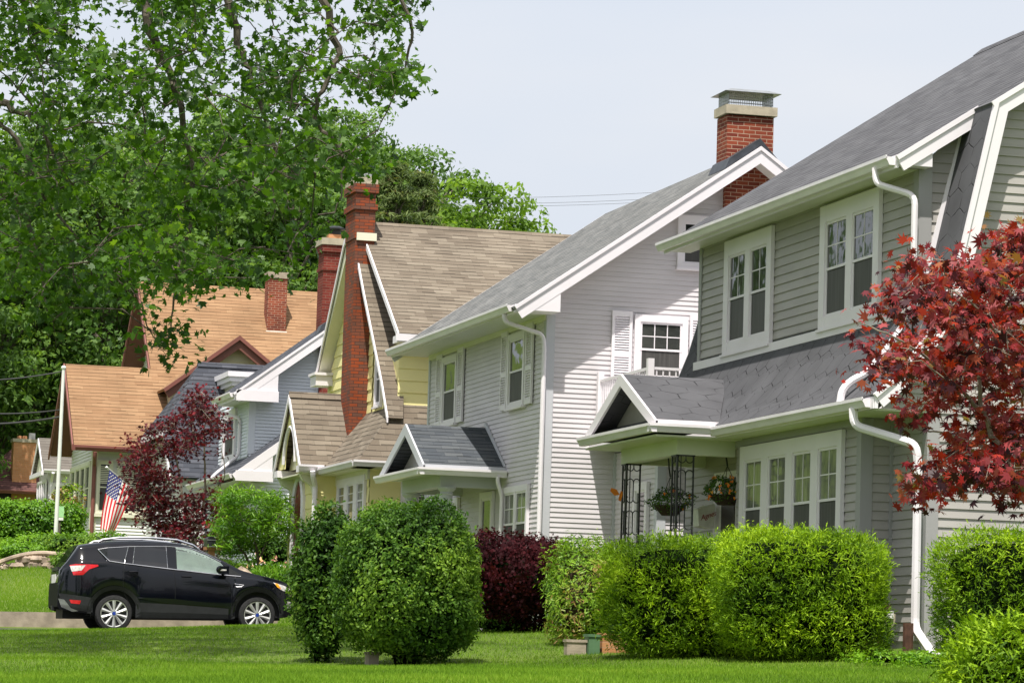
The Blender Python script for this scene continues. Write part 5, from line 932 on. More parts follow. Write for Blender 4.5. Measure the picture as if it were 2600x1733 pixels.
# hillside trees
def proto_tree(name, label, cat, h, R, z0, nc, per, lr, size, mat, seed, conic=False, bark='bark'):
    rng = np.random.default_rng(seed); b = thing(name, (0, 0, 0), label, cat, 'trees on the wooded hill behind the houses'); q = MB()
    q.tube([(0, 0, -1.5), (.05, 0, h*.4), (.1, .05, h*.85)], [.03*h*.6, .018*h*.7, .03], 8)
    if conic:
        t = rng.random(nc)**.7; zc = z0+(h-z0)*t; r = R*(1-t)**.5*rng.uniform(.35, 1, nc); a = rng.uniform(0, 6.28, nc); C = np.stack([r*np.cos(a), r*np.sin(a), zc-.25*r], 1)
    else:
        d = unit(rng.normal(0, 1, (nc, 3))); rr = rng.uniform(.5, 1, nc)**.6; C = d*rr[:, None]*lump(d, rng, .13)[:, None]*np.array([R, R, (h-z0)/2]); C[:, 2] += z0+(h-z0)/2
    for c in C[::2]: q.tube([(c[0]*.05, c[1]*.05, max(1, c[2]-1.2-.35*math.hypot(c[0], c[1]))), (c[0]*.6, c[1]*.6, c[2]-.4), tuple(c)], [.09, .05, .02], 5, cap=False)
    q.build('trunk', bark, b)
    I = np.repeat(np.arange(nc), per); n = len(I); d = unit(rng.normal(0, 1, (n, 3))+np.array([0, 0, .35])); k = rng.uniform(.55, 1, n)
    P = C[I]+d*k[:, None]*lr*rng.uniform(.6, 1.3, nc)[I][:, None]*np.array([1, 1, .62 if not conic else .4])
    ct = rng.normal(0, .14, nc)[I]; V = leaf_verts(P, d+np.array([0, 0, .5]), size, T_RH if not conic else T_LONG, rng, .6)
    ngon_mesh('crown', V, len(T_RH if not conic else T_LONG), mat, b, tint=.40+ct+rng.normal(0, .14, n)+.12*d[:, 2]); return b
protos = [proto_tree('hillside_tree', '', 'tree', 14, 3.9, 1.0, 120, 150, 1.0, .13, 'hill_leaf', 101), proto_tree('hillside_tree', '', 'tree', 15, 3.4, 2.0, 110, 150, .95, .12, 'hill_leaf', 102),
 proto_tree('hillside_tree', '', 'tree', 12.5, 4.2, .6, 120, 150, 1.05, .13, 'hill_leaf', 103), proto_tree('hillside_tree', '', 'tree', 13, 3.4, 1.5, 110, 150, .9, .12, 'bright_leaf', 104, bark='bark_pale'),
 proto_tree('spruce_tree', '', 'tree', 15.5, 2.9, 1.0, 260, 70, .5, .15, 'spruce_leaf', 105, conic=True)]
used = [False]*5
def place_tree(k, x, y, s, rz, label):
    p = protos[k]
    if not used[k]: used[k] = True; o = p
    else:
        o = p.copy(); COL.objects.link(o)
        for ch in p.children: c = ch.copy(); COL.objects.link(c); c.parent = o
    o.location = (x, y, gz1(x, y)-.3); o.rotation_euler = (0, 0, rz); o.scale = (s, s, s); o['label'] = label
L0 = 'full green broadleaf tree in the wooded hillside behind the houses'
rt = random.Random(4)
spots = []
for (Y, tx) in ((129, [(-30, 0), (110, 2), (240, 1)]), (134, [(350, 0), (470, 2), (590, 0), (700, 1), (820, 2), (930, 0)]), (147, [(-60, 1), (60, 0), (180, 2), (300, 1), (420, 0), (540, 1), (660, 2), (780, 0), (890, 1)]), (162, [(-20, 2), (120, 1), (260, 0), (390, 2), (520, 0), (650, 1), (760, 0), (870, 2)]), (180, [(20, 0), (200, 1), (350, 2), (500, 1), (650, 0), (800, 1)])):
    for px, k in tx:
        P = atY(px+rt.uniform(-15, 15), 1400, Y+rt.uniform(-3, 3)); place_tree(k, P[0], P[1], rt.uniform(.88, 1.12), rt.uniform(0, 6.28), L0)
for px, Y, k, s, lb_ in ((985, 128, 4, .92, 'dark ragged spruce just right of the cottage chimney'), (1050, 131, 4, .90, 'second dark spruce behind the cottage ridge, next to the bright tree'), (1165, 137, 3, 1.12, 'bright yellow-green tree behind the cottage ridge'), (1255, 139, 3, 1.0, 'lower bright green tree tapering off behind the cottage ridge'), (915, 130, 4, .8, 'dark spruce half hidden behind the cottage chimney')):
    P = atY(px, 1000, Y); place_tree(k, P[0], P[1], s, px*.7, lb_)
for px, Y in ((-260, 118), (-420, 124), (-150, 136), (-420, 138), (-700, 134), (-950, 140), (-250, 158), (-560, 160), (-860, 162), (-1200, 158), (-380, 185), (-760, 190), (-1100, 192), (1060, 150), (985, 152)):
    P = atY(px, 1400, Y); place_tree(1 if px < 0 else 0, P[0], P[1], .95 if px < 0 else 1.02, px, L0)
for (x, y) in [(-24, 52), (-26, 68)]+[(-30-(i % 3)*3, 84+i*10) for i in range(11)]+[(-40+i*13, -50-(i % 3)*6) for i in range(8)]: place_tree(rt.choice([0, 2]), x, y, 1.05, rt.uniform(0, 6), 'unseen street tree added for reflections, beyond the road or behind the viewer')  # unseen trees, added so window panes and car flank reflect foliage
# ------------------------------------------------------------------ grass blades
rng = np.random.default_rng(77)
n = 300000; dd = 24+(64-24)*rng.random(n)**1.35; px = rng.uniform(-40, 2640, n); P = ats(px, np.full(n, 1600.), dd); P = P[:, :2]
Z = gz(P[:, 0], P[:, 1]); keep = (P[:, 1] < 61.4) & ~((P[:, 0] > 15.0) & (P[:, 1] > 38)); P, Z = P[keep], Z[keep]; n = len(P)
hh = rng.uniform(.018, .045, n); a = rng.uniform(0, 6.28, n); wd = rng.uniform(.003, .006, n); ln = rng.normal(0, .016, (n, 2))
V = np.zeros((n, 3, 3)); V[:, 0] = np.stack([P[:, 0]-wd*np.cos(a), P[:, 1]-wd*np.sin(a), Z-.004], 1); V[:, 1] = np.stack([P[:, 0]+wd*np.cos(a), P[:, 1]+wd*np.sin(a), Z-.004], 1); V[:, 2] = np.stack([P[:, 0]+ln[:, 0], P[:, 1]+ln[:, 1], Z+hh], 1)
tn = .42+.16*np.sin(P[:, 0]*1.1)*np.sin(P[:, 1]*.7+1)+rng.normal(0, .16, n)
n2 = 70000; y2 = rng.uniform(66.2, 92, n2); x2 = y2*rng.uniform(.10, .20, n2); z2 = gz(x2, y2); kp = x2 < 13.6; x2, y2, z2 = x2[kp], y2[kp], z2[kp]; n2 = len(x2); V2 = np.zeros((n2, 3, 3)); h2_ = rng.uniform(.04, .09, n2)
V2[:, 0] = np.stack([x2-.008, y2, z2], 1); V2[:, 1] = np.stack([x2+.008, y2, z2], 1); V2[:, 2] = np.stack([x2+rng.normal(0, .03, n2), y2, z2+h2_], 1); V = np.concatenate([V, V2]); tn = np.concatenate([tn, .42+.2*np.sin(x2*1.3)*np.sin(y2*.5)+rng.normal(0, .15, n2)])
o = ngon_mesh('grass', V.reshape(-1, 3), 3, 'grass_blade', tint=tn); tag(o, 'short green grass blades covering the lawn', 'grass', kind='stuff')
# ------------------------------------------------------------------ small structures
def tiny(mb, name, mat, label, cat, org, group=None): o = mb.build(name, mat, None, org); tag(o, label, cat, group); return o
kz = lambda x: gz1(x, 66.0)
q = MB(); xs = np.arange(-4, 13.6, .8)
for a, b in zip(xs[:-1], xs[1:]):
    z0, z1 = kz(a), kz(b); q.add([(a, 65.7, z0-.4), (b, 65.7, z1-.4), (b, 65.7, z1+.25), (a, 65.7, z0+.25), (a, 65.95, z0+.25), (b, 65.95, z1+.25), (b, 65.95, z1-.4), (a, 65.95, z0-.4)], [(0, 1, 2, 3), (3, 2, 5, 4), (4, 5, 6, 7)])
tiny(q, 'kerb_wall', 'concrete', 'low tan concrete kerb wall along the far side of the driveway', 'kerb', (4, 65.8, .6))
rng = np.random.default_rng(8); q = MB()
def rock(mb, c, r, sq, mi=0):
    nu, nv = 9, 6; V = []
    ph = rng.uniform(0, 6, 4)
    for j in range(nv+1):
        th = math.pi*j/nv
        for i in range(nu):
            a = 2*math.pi*i/nu; d = np.array((math.sin(th)*math.cos(a), math.sin(th)*math.sin(a), math.cos(th)*sq)); k = r*(1+.14*math.sin(3*a+ph[0])+.1*math.sin(2*th*3+ph[1])); V.append(np.array(c)+d*k)
    mb.add(V, [(j*nu+i, j*nu+(i+1) % nu, (j+1)*nu+(i+1) % nu, (j+1)*nu+i) for j in range(nv) for i in range(nu)], mi)
cap = []
for i in range(22):
    t = i/21; x = -20+t*205; g = hit(x, 1449-9*math.sin(t*3.1), 66, 110); nrow = 1+(.3 < t < .95)
    for k in range(nrow): rock(q, g+np.array([rng.normal(0, .03), rng.normal(0, .04), .04+.13*k]), .085+.05*rng.random(), .75)
    cap.append(g+np.array([0, 0, .13+.19*math.sin(min(1, t*1.5)*1.57)]))
q.tube(cap, .055, 7)
tiny(q, 'stone_wall', 'stone', 'low curving fieldstone wall with rounded cap in the sloping lawn', 'wall', cap[10])
pp = [atY(140, 1385, 86.0), atY(158, 932, 86.0)]; x_ = pp[0][0]; zb = gz1(x_, 86)
q = MB(); q.tube([(x_, 86, zb-.2), (x_+.02, 86, 7.42)], [.055, .04], 12); q.lathe((x_+.02, 86, 7.40), [(.05, 0), (.065, .04), (.045, .09), (.0, .1)], 10); tiny(q, 'flagpole', 'pole_white', 'tall plain white pole at the left, in front of the orange roof', 'pole', (x_, 86, zb))
sg = atY(152, 1300, 87.0); t = thing('yard_sign', (sg[0], 87, gz1(sg[0], 87)), 'small pale green yard sign behind the white pole', 'sign'); q = MB(); q.box(sg[0]-.08, sg[0]+.10, 86.98, 87.0, sg[2]-.12, sg[2]+.16); q.build('sign_panel', 'sign_green', t)
q = MB(); q.box(sg[0]-.06, sg[0]+.09, 86.97, 87.0, sg[2]-.20, sg[2]-.13); q.build('sign_strip', 'paper_white', t); MB().box(sg[0]-.02, sg[0]+.03, 87.0, 87.04, gz1(sg[0], 87)-.1, sg[2]).build('post', 'bark', t)
def at_(x, y, d): p = at(x, y, d); return p
# mailbox
mb_ = at(536, 1400, 70); zt_ = at(536, 1375, 70)[2]; t = thing('mailbox', (mb_[0], mb_[1], gz1(mb_[0], mb_[1])), 'black round-topped mailbox on a wooden post beyond the car', 'mailbox')
q = MB(); x, y = mb_[0], mb_[1]; q.prism([(x-.09, y, zt_-.1), (x+.09, y, zt_-.1), (x+.09, y, zt_+.04)]+[(x+.09*math.cos(a), y, zt_+.04+.08*math.sin(a)) for a in np.linspace(.3, 2.84, 8)]+[(x-.09, y, zt_+.04)], (0, .4, 0)); q.build('mailbox_body', 'black_iron', t)
q = MB(); q.box(x-.095, x+.095, y-.012, y-.002, zt_+.035, zt_+.05); q.box(x-.095, x+.095, y-.012, y-.002, zt_-.10, zt_-.085); q.build('mailbox_band', 'galvanised', t); q = MB(); q.box(x-.03, x+.10, y+.1, y+.2, gz1(x, y)-.2, zt_-.1); q.box(x-.12, x+.22, y+.05, y+.25, zt_-.16, zt_-.10); q.build('post', 'wood_post', t)
# garden stone
c = at(612, 1452, 68.5); q = MB(); rock(q, c-(0, 0, .15), .22, 1.1); tiny(q, 'boulder', 'stone', 'pointed tan boulder between the roses behind the car', 'rock', c)
# utility boxes, bricks and spout near the hedge
def boxy(name, x0, x1, y0, y1, d, dep, mat, label, cat, bev=.0):
    a, b = at(x0, y1, d), at(x1, y0, d); q = MB(); z0 = gz1(a[0], a[1])-.05
    q.box(a[0], b[0], a[1], a[1]+dep, z0, b[2]); q.box(a[0]-.012, b[0]+.012, a[1]-.012, a[1]+dep+.012, b[2]-.03, b[2]+.004); return tiny(q, name, mat, label, cat, (a[0], a[1], z0))
boxy('utility_box', 1556, 1590, 1573, 1612, 43.6, .2, 'utility_green', 'green metal utility box standing between arborvitae and yew', 'utility box')
boxy('paving_block', 1495, 1527, 1610, 1640, 42.4, .2, 'utility_green', 'mossy green block at the lawn edge', 'block'); boxy('paving_block', 1529, 1612, 1609, 1640, 42.5, .2, 'brick_orange', 'reddish brick block at the lawn edge beside the green one', 'block'); boxy('paving_block', 1440, 1493, 1624, 1640, 42.4, .15, 'concrete', 'pale grey edging stone under the arborvitae', 'block')
boxy('paving_block', 877, 915, 1692, 1708, 39.4, .3, 'concrete', 'squared tan stone in front of the narrow bush', 'block'); boxy('paving_block', 935, 965, 1655, 1690, 41.2, .2, 'concrete', 'tan stone block between the two bushes', 'block')
q = MB(); q.tube([at(1222, 1600, 51.5), at(1200, 1602, 50.9), at(1160, 1607, 50.5)], .04, 6); tiny(q, 'splash_pipe', 'gutter_white', 'white drain pipe end lying on the grass by the dark red shrub', 'pipe', at(1200, 1602, 50.9))
# gas meter by the corner
gm = (15.06, 39.0, .85); t = thing('gas_meter', (15.1, 38.95, gz1(15.1, 38.95)), 'tan gas meter between yew hedge and white downspout', 'meter'); x, y, z = atY(2247, 1575, 38.85)
q = MB(); q.lathe((x, y, z), [(.10, -.07), (.115, -.05), (.115, .05), (.10, .07)], 20, 'y'); q.box(x-.11, x+.11, y-.06, y+.06, z, z+.09); q.build('meter_body', 'meter_tan', t); q = MB(); q.box(x-.06, x+.07, y-.10, y-.06, z+.03, z+.12); q.build('dial', 'paper_white', t)
q = MB(); q.tube([(x+.02, y, z+.1), (x+.02, y, z+.2), (x-.2, y+.1, z+.2), (x-.2, y+.1, z-.5)], .022, 8); q.tube([(x-.08, y, z-.05), (x-.08, y, z-.5)], .02, 8); q.box(x-.02, x+.07, y+.0, y+.05, z+.12, z+.2); q.build('meter_pipe', 'rust_pipe', t)
p = atY(2305, 1640, 38.2); q = MB(); q.tube([(p[0], 38.2, gz1(p[0], 38.2)-.1), (p[0], 38.2, p[2]+.28)], .065, 10); tiny(q, 'drain_standpipe', 'rust_pipe', 'rusty brown drain pipe stub behind the downspout foot', 'pipe', p)
for i, (x, y, d, rx) in enumerate([(2250, 1712, 37.3, .45), (2370, 1700, 36.5, .4), (1590, 1632, 42.2, .10), (1195, 1628, 46, .12)]):
    shrub('weeds', ['bright green weeds at the foot of the gas meter', 'weeds around the downspout outlet', 'leafy weed in front of the brick block', 'weed tuft on the lawn beside the large bush'][i], 'plant', *at(x, y, d)[:2], rx, .25 if rx > .2 else rx, .16, 'privet_leaf', T_OVAL, .022, 500 if rx > .2 else 60, ex=2, amp=.15, seed=90+i, tm=.8, core='core_green', corek=.4)
# hanging baskets
def basket(x, y, z, hook, r, label, seed, nf):
    t = thing('hanging_basket', (x, y, z), label, 'flower basket', 'hanging baskets in the porch'); MB().lathe((x, y, z-.13), [(r*.35, 0), (r*.62, .1), (r*.7, .14)], 16).build('pot', 'pot_brown', t)
    q = MB(); top = z+.42
    for a in (0, 2.1, 4.2): q.tube([(x+r*.6*math.cos(a), y+r*.6*math.sin(a), z), (x, y, top)], .005, 4)
    q.tube([(x, y, top), (x-.02, y, top+.12), (x-.04, y, hook-.1), (x+.0, y, hook-.02), (x+.05, y, hook-.06)], .013, 6); q.build('hanger', 'black_iron', t)
    rng = np.random.default_rng(seed); n = 1500; d = unit(rng.normal(0, 1, (n, 3))); P = np.array([x, y, z+.08])+d*(rng.uniform(.5, 1, n)**.5)[:, None]*lump(d, rng, .15)[:, None]*np.array([r, r, .19])
    ngon_mesh('foliage', leaf_verts(P, d, .018, T_OVAL, rng, .8), 6, 'euonymus_leaf', t, tint=.3+rng.normal(0, .2, n))
    C = np.array([x, y, z+.08])+unit(rng.normal(0, 1, (nf, 3))+np.array([0, -.9, 0]))*np.array([r, r, .19])*1.02; P = np.repeat(C, 6, 0)+rng.normal(0, .010, (nf*6, 3))
    ngon_mesh('blossom', leaf_verts(P, np.repeat([[-.3, -1, .2]], nf*6, 0), .017, T_OVAL, rng, .3), 6, 'flower_orange', t, tint=rng.random(nf*6))
basket(*atY(1845, 1258, 44.9), 3.3, .36, 'hanging basket of trailing greenery with orange flowers, nearest the door', 5, 26); basket(*atY(1700, 1285, 45.9), 3.3, .32, 'darker hanging basket seen behind the near iron column', 6, 6)
a = atY(1792, 1312, 46.3); t = thing('wall_mailbox', (a[0], a[1], a[2]), 'white wall letter box with red script lettering beside the door', 'letter box')
x, y, z = a; q = MB(); q.prism([(x-.10, y, z-.13), (x+.12, y, z-.16), (x+.14, y, z+.14), (x-.12, y, z+.11)], (0, .30, 0)); q.prism([(x-.13, y-.005, z+.11), (x+.15, y-.005, z+.14), (x+.12, y-.005, z+.20), (x-.08, y-.005, z+.14)], (0, .31, 0)); q.build('letter_box_body', 'paper_white', t)
tcv = bpy.data.curves.new('script', 'FONT'); tcv.body = 'Agnes'; tcv.size = .10; tcv.shear = .45; tcv.extrude = .001; to = bpy.data.objects.new('tmp', tcv); COL.objects.link(to)
bpy.context.view_layer.update(); me = bpy.data.meshes.new_from_object(to.evaluated_get(bpy.context.evaluated_depsgraph_get())); bpy.data.objects.remove(to); me.materials.clear(); me.materials.append(MT['script_red'])
so_ = bpy.data.objects.new('lettering', me); link(so_, t); so_.rotation_euler = (math.radians(90), -.35, 0); so_.location = (-.075, -.008, -.05)
# butterfly ornament
a = atY(1570, 1255, 47.0); q = MB(); x, y, z = a
for (pts) in ([(0, 0), (-.05, .09), (-.14, .12), (-.16, .06), (-.08, -.02)], [(0, 0), (-.02, -.10), (.02, -.12), (.05, .0), (.05, .06), (.02, .07)]): q.prism([(x+p[0]*.9+.02, y, z+p[1]*.8) for p in pts], (0, .012, 0))
tiny(q, 'butterfly_ornament', 'orange_paint', 'orange butterfly ornament fixed to the far iron column', 'ornament', a)
# utility pole and wires
p = atY(977, 900, 136); q = MB(); q.tube([(p[0], 136, gz1(p[0], 136)), (p[0], 136, atY(977, 470, 136)[2])], .12, 8); q.box(p[0]-.9, p[0]+.9, 135.9, 136.1, atY(977, 505, 136)[2], atY(977, 505, 136)[2]+.1); tiny(q, 'utility_pole', 'bark_pale', 'thin grey utility pole among the spruces', 'pole', (p[0], 136, gz1(p[0], 136)))
def wire(label, p, q_, sagm, r, group='overhead wires'):
    p, q_ = np.array(p), np.array(q_); m = MB(); m.tube([p+(q_-p)*t-np.array([0, 0, 4*sagm*t*(1-t)]) for t in np.linspace(0, 1, 14)], r, 5); tiny(m, 'overhead_wire', 'wire', label, 'wire', p, group)
for i, (y0, y1) in enumerate(((500, 452), (513, 470), (520, 478))): wire(['highest of three thin wires above the cottage ridge', 'middle of three thin wires above the cottage ridge', 'lowest of three thin wires above the cottage ridge'][i], atY(977, y0, 136), atY(2100, y1, 120), .3, .0065)
for i, (x0, y0, x1, y1, r) in enumerate(((-200, 960, 160, 942, .02), (-200, 1032, 150, 1040, .022), (-200, 1068, 155, 1057, .03))): wire(['uppermost wire left of the orange gable', 'middle wire left of the orange gable', 'thick lowest wire left of the orange gable'][i], at(x0, y0, 92), at(x1, y1, 96.5), .15, r)
# ------------------------------------------------------------------ flag
ft = thing('national_flag', (12.9, 90, 3.4), 'american flag hanging from a slanted pole before the cream house', 'flag'); FYd = 89.6
pt_ = lambda x, y, dy=0: (atY(x, y, FYd+dy))
q = MB(); q.tube([at(372, 1272, 93.4), pt_(272, 1187)], .028, 8); q.lathe(tuple(pt_(271, 1186)), [(.0, -.04), (.045, 0), (.0, .045)], 10); q.build('pole', 'pole_white', ft)
h0, h1_, f0, f1 = pt_(278, 1193), pt_(338, 1243), pt_(255, 1345), pt_(286, 1360)
def fp(u, v):
    a = h0+(h1_-h0)*v; b = f0+(f1-f0)*v; p = a+(b-a)*u; e = math.sin(v*3.14*2.2+u*1.6)*.10*u*(1-.2*v); bow = math.sin(u*3.14)*.03*(v-.5)
    return p+np.array([bow+.012*math.sin(u*7+v*4)*u, e, -.02*math.sin(math.pi*v)*u])
q = MB(); nu, nv = 26, 13
for j in range(nv):
    for i in range(nu):
        u0, u1, v0, v1 = i/nu, (i+1)/nu, j/nv, (j+1)/nv; canton = (j < 7) and (u1 <= .4+1e-6)
        q.add([fp(u0, v0), fp(u1, v0), fp(u1, v1), fp(u0, v1)], [(0, 1, 2, 3)], 2 if canton else (0 if j % 2 == 0 else 1))
cl = q.build('cloth', ['flag_red', 'flag_white', 'flag_blue'], ft); q = MB()
for r_ in range(9):
    for c_ in range(6 if r_ % 2 == 0 else 5):
        u = (.4)*((c_*2+1+(r_ % 2))/12); v = (7/13)*((r_+1)/10); e = 1e-3; c = fp(u, v); du, dv = unit(fp(u+e, v)-c), unit(fp(u, v+e)-c); n_ = unit(np.cross(du, dv)); dv = np.cross(n_, du)
        for s_ in (-1, 1): q.add([c+n_*.006*s_+(.026 if k % 2 == 0 else .011)*(du*math.cos(k*.6283)+dv*math.sin(k*.6283)) for k in range(10)], [tuple(range(10))])
q.build('stars', 'flag_white', ft)
# ------------------------------------------------------------------ car
CX0, CY0 = 9.16, 62.8
car = thing('parked_suv', (CX0+1.35, CY0+.9, .62), 'black compact suv parked side-on in the driveway', 'car'); car.rotation_euler = (0, -.022, 0)
ORG[car.name] = np.array([1.35, .92, 0.0])
iz = lambda xs, zs: (lambda x: float(np.interp(x, xs, zs)))
K = lambda X, Yp: ((X-280)/135.3, .345+(1555-Yp)/135.3)
top = [K(*p) for p in ((141, 1500), (142, 1478), (146, 1447), (163, 1426), (192, 1384), (231, 1378), (270, 1372.5), (330, 1369.5), (400, 1371), (450, 1375), (491, 1386), (550, 1412), (603, 1441), (642, 1452), (681, 1460), (709, 1467), (728, 1475), (737, 1490), (743, 1515), (746, 1540))]
tx, tz = zip(*top)
bel = [K(*p) for p in ((141, 1500), (150, 1447), (200, 1424), (266, 1425), (305, 1430), (430, 1443), (547, 1455), (603, 1458), (640, 1462), (700, 1475), (728, 1484), (746, 1541))]; bx_, bz_ = zip(*bel)
rfn, bfn = iz(tx, tz), iz(bx_, bz_)
bot = iz([-1.05, -1.0, -.75, -.5, .5, 2.2, 3.0, 3.2, 3.38, 3.45], [.52, .42, .36, .34, .25, .25, .30, .30, .33, .5])
def wfn(x): return .915*(1-.30*max(0, (-.62-x)/.42)**2.2-.30*max(0, (x-2.75)/.72)**2.2)
def arch_z(x):
    z = bot(x)
    for c in (0.0, 2.69):
        if abs(x-c) < .43: z = max(z, .345+math.sqrt(max(0, .43**2-(x-c)**2)))
    return z
xs = sorted(set(list(np.round(np.linspace(-1.02, 3.44, 110), 4))+[c+s_*.43*math.cos(t) for c in (0, 2.69) for t in np.linspace(.02, 1.57, 12) for s_ in (-1, 1)]))
def section(x):
    zb, ze, zr, w_ = arch_z(x), bfn(x), rfn(x), wfn(x); zb = min(zb, ze-.05); ze = min(ze, zr-.015); g = min(1, max(0, (zr-ze)/.45)); P = []
    flare = .03*math.exp(-((x)/.42)**2)+.03*math.exp(-((x-2.69)/.42)**2)
    for t, k in ((0, -.035), (.12, -.005), (.3, 0.0), (.5, .012), (.68, -.002), (.8, .004), (.92, -.012), (1, -.035)): P.append((w_+k+flare*(1-abs(t-.35)), zb+(ze-zb)*t))
    wr = w_-.035-.14*g; hh = zr-ze
    P += [(w_-.05-.02*g, ze+hh*.05), (wr+.035*g, ze+hh*.72), (wr-.03*g, ze+hh*.90), (wr-.14, ze+hh*.985), (wr*.5, zr), (0, zr+.008)]
    return P
def car_mesh(sel): pass
q = MB(); S0 = [section(x) for x in xs]; k = len(S0[0])
for sgn in (-1, 1):
    V = [(x, .92+sgn*p[0], p[1]) for x, s_ in zip(xs, S0) for p in s_]
    q.add(V, [(i*k+j, (i+1)*k+j, (i+1)*k+j+1, i*k+j+1) if sgn < 0 else (i*k+j+1, (i+1)*k+j+1, (i+1)*k+j, i*k+j) for i in range(len(xs)-1) for j in range(k-1)])
body = q.build('body', 'car_paint', car, smooth=True)
for nm_, xe, s_ in (('tailgate', xs[0], S0[0]), ('front_bumper', xs[-1], S0[-1])): MB().add([(xe, .92-p[0], p[1]) for p in s_]+[(xe, .92+p[0], p[1]) for p in s_[::-1]], [tuple(range(2*k))]).build(nm_, 'plastic_matt', car)
q = MB()
for c in (0, 2.69): q.box(c-.5, c+.5, .16, .55, .3, .84); q.box(c-.5, c+.5, 1.3, 1.68, .3, .84)
q.box(-.9, 3.2, .45, 1.4, .25, .5); q.build('underbody', 'interior_dark', car)
def side_pt(x, z, off=.006):      # point on the near flank of the body
    s_ = section(x); zs = [p[1] for p in s_]; ws = [p[0] for p in s_]; return (x, .92-(float(np.interp(z, zs, ws))+off), z)
def patch(mb, poly, off=.008, mi=0, mirror=False, nx=14):
    """polygon (x,z) laid on the flank, cut in vertical strips"""
    x0, x1 = min(p[0] for p in poly), max(p[0] for p in poly)
    for i in range(nx):
        a, b = x0+(x1-x0)*i/nx, x0+(x1-x0)*(i+1)/nx
        q_ = clip([(z, x) for x, z in poly], a, 1); q_ = clip(q_, b, -1)
        if len(q_) < 3: continue
        zs_ = sorted(set([z for z, x in q_])); lo, hi = min(zs_), max(zs_); nz = 5
        for j in range(nz):
            c = [(x, z) for z, x in q_]; c = clip(c, lo+(hi-lo)*j/nz, 1); c = clip(c, lo+(hi-lo)*(j+1)/nz, -1)
            if len(c) < 3: continue
            v = [side_pt(x, z, off) for x, z in c]; mb.add(v, [tuple(range(len(v)))], mi)
            if mirror: mb.add([(p[0], 1.84-p[1], p[2]) for p in v][::-1], [tuple(range(len(v)))], mi)
def strip(mb, pts, r, off=.01, mirror=False):
    P = []
    for (a, b) in zip(pts[:-1], pts[1:]):
        for t in np.linspace(0, 1, 6)[:-1]: P.append(side_pt(a[0]+(b[0]-a[0])*t, a[1]+(b[1]-a[1])*t, off))
    P.append(side_pt(*pts[-1], off)); mb.tube(P, r, 5)
    if mirror: mb.tube([(p[0], 1.84-p[1], p[2]) for p in P], r, 5)
W = lambda *pp: [K(*p) for p in pp]
for nm, poly, mt_ in (('quarter_window', W((240, 1396), (262, 1392), (315, 1388.5), (303, 1429), (266, 1424)), 'car_glass_dark'), ('rear_window', W((331, 1388), (411, 1386), (414, 1440), (326, 1430)), 'car_glass_dark')):
    q = MB(); patch(q, poly, .007); q.build(nm, mt_, car)
q = MB(); patch(q, W((436, 1387), (474, 1391), (514, 1406), (549, 1424), (556, 1432), (545, 1453), (438, 1442)), .006); q.build('front_window', 'seat_grey', car)
q = MB(); patch(q, W((436, 1387), (474, 1391), (514, 1406), (549, 1424), (556, 1432), (545, 1453), (438, 1442)), .012); q.build('window_glass', 'car_glass_clear', car)
q = MB(); patch(q, W((560, 1430), (603, 1455), (570, 1453)), .006); q.build('quarter_panel', 'plastic_black', car)
q = MB(); strip(q, W((238, 1396), (266, 1424.5), (305, 1430), (430, 1443), (547, 1454.5), (600, 1458)), .009); strip(q, W((315, 1388), (304, 1429)), .005); strip(q, W((331, 1388), (326, 1430)), .004); strip(q, W((411, 1386), (414, 1440)), .004); strip(q, W((238, 1395.5), (262, 1391), (315, 1387), (413, 1384.5), (474, 1388.5), (514, 1403), (551, 1422)), .005); q.build('window_trim', 'chrome', car)
q = MB()
for pts in (W((305, 1430), (300, 1462), (302, 1500), (316, 1526), (318, 1562)), W((427, 1443), (433, 1470), (433, 1562)), W((549, 1455), (572, 1478), (578, 1520), (574, 1562))): strip(q, pts, .004, .001)
q.build('door_seam', 'interior_dark', car)
q = MB(); patch(q, W((334, 1527), (433, 1531), (569, 1540), (569, 1565), (334, 1566)), .014, nx=20)
for c in (0, 2.69):
    for t0, t1 in zip(np.linspace(-.15, math.pi+.15, 31)[:-1], np.linspace(-.15, math.pi+.15, 31)[1:]):
        p = [(c+r_*math.cos(t), .345+r_*math.sin(t)) for r_, t in ((.43, t0), (.43, t1), (.51, t1), (.51, t0))]
        if all(-1.0 < a[0] < 3.4 for a in p):
            v = [side_pt(x, max(z, bot(x)+.005), .017) for x, z in p]; q.add(v, [(0, 1, 2, 3)]); 
            i0, i1 = side_pt(p[0][0], max(p[0][1], .26), .017), side_pt(p[1][0], max(p[1][1], .26), .017); q.add([i0, i1, (i1[0], i1[1]+.12, i1[2]), (i0[0], i0[1]+.12, i0[2])], [(0, 1, 2, 3)])
patch(q, W((144, 1506), (226, 1517), (226, 1553), (180, 1548), (150, 1536)), .012); q.build('lower_cladding', 'plastic_black', car)
q = MB(); patch(q, W((143, 1519), (156, 1522), (172, 1543), (190, 1550), (176, 1552), (150, 1540)), .016); q.build('rear_skid_plate', 'galvanised', car)
q = MB(); patch(q, W((335, 1514), (430, 1517), (560, 1530), (566, 1534), (430, 1530), (345, 1518)), .006, nx=10); q.build('door_crease', 'car_paint', car)
q = MB(); patch(q, W((168, 1436), (182, 1433), (237, 1434), (238, 1438), (215, 1446), (200, 1460), (176, 1461)), .014); tl = q.build('tail_light', 'lens_red', car)
q = MB(); patch(q, W((168, 1438), (206, 1436), (196, 1449), (172, 1452)), .018); q.build('lamp_lens', 'lens_clear', tl)
q = MB(); patch(q, W((168, 1522), (196, 1524), (193, 1533), (172, 1531)), .016); q.build('rear_reflector', 'lens_red', car)
q = MB(); patch(q, W((684, 1472), (712, 1479), (733, 1487), (732, 1496), (712, 1493), (698, 1487)), .012); hl = q.build('headlight', 'lens_clear', car)
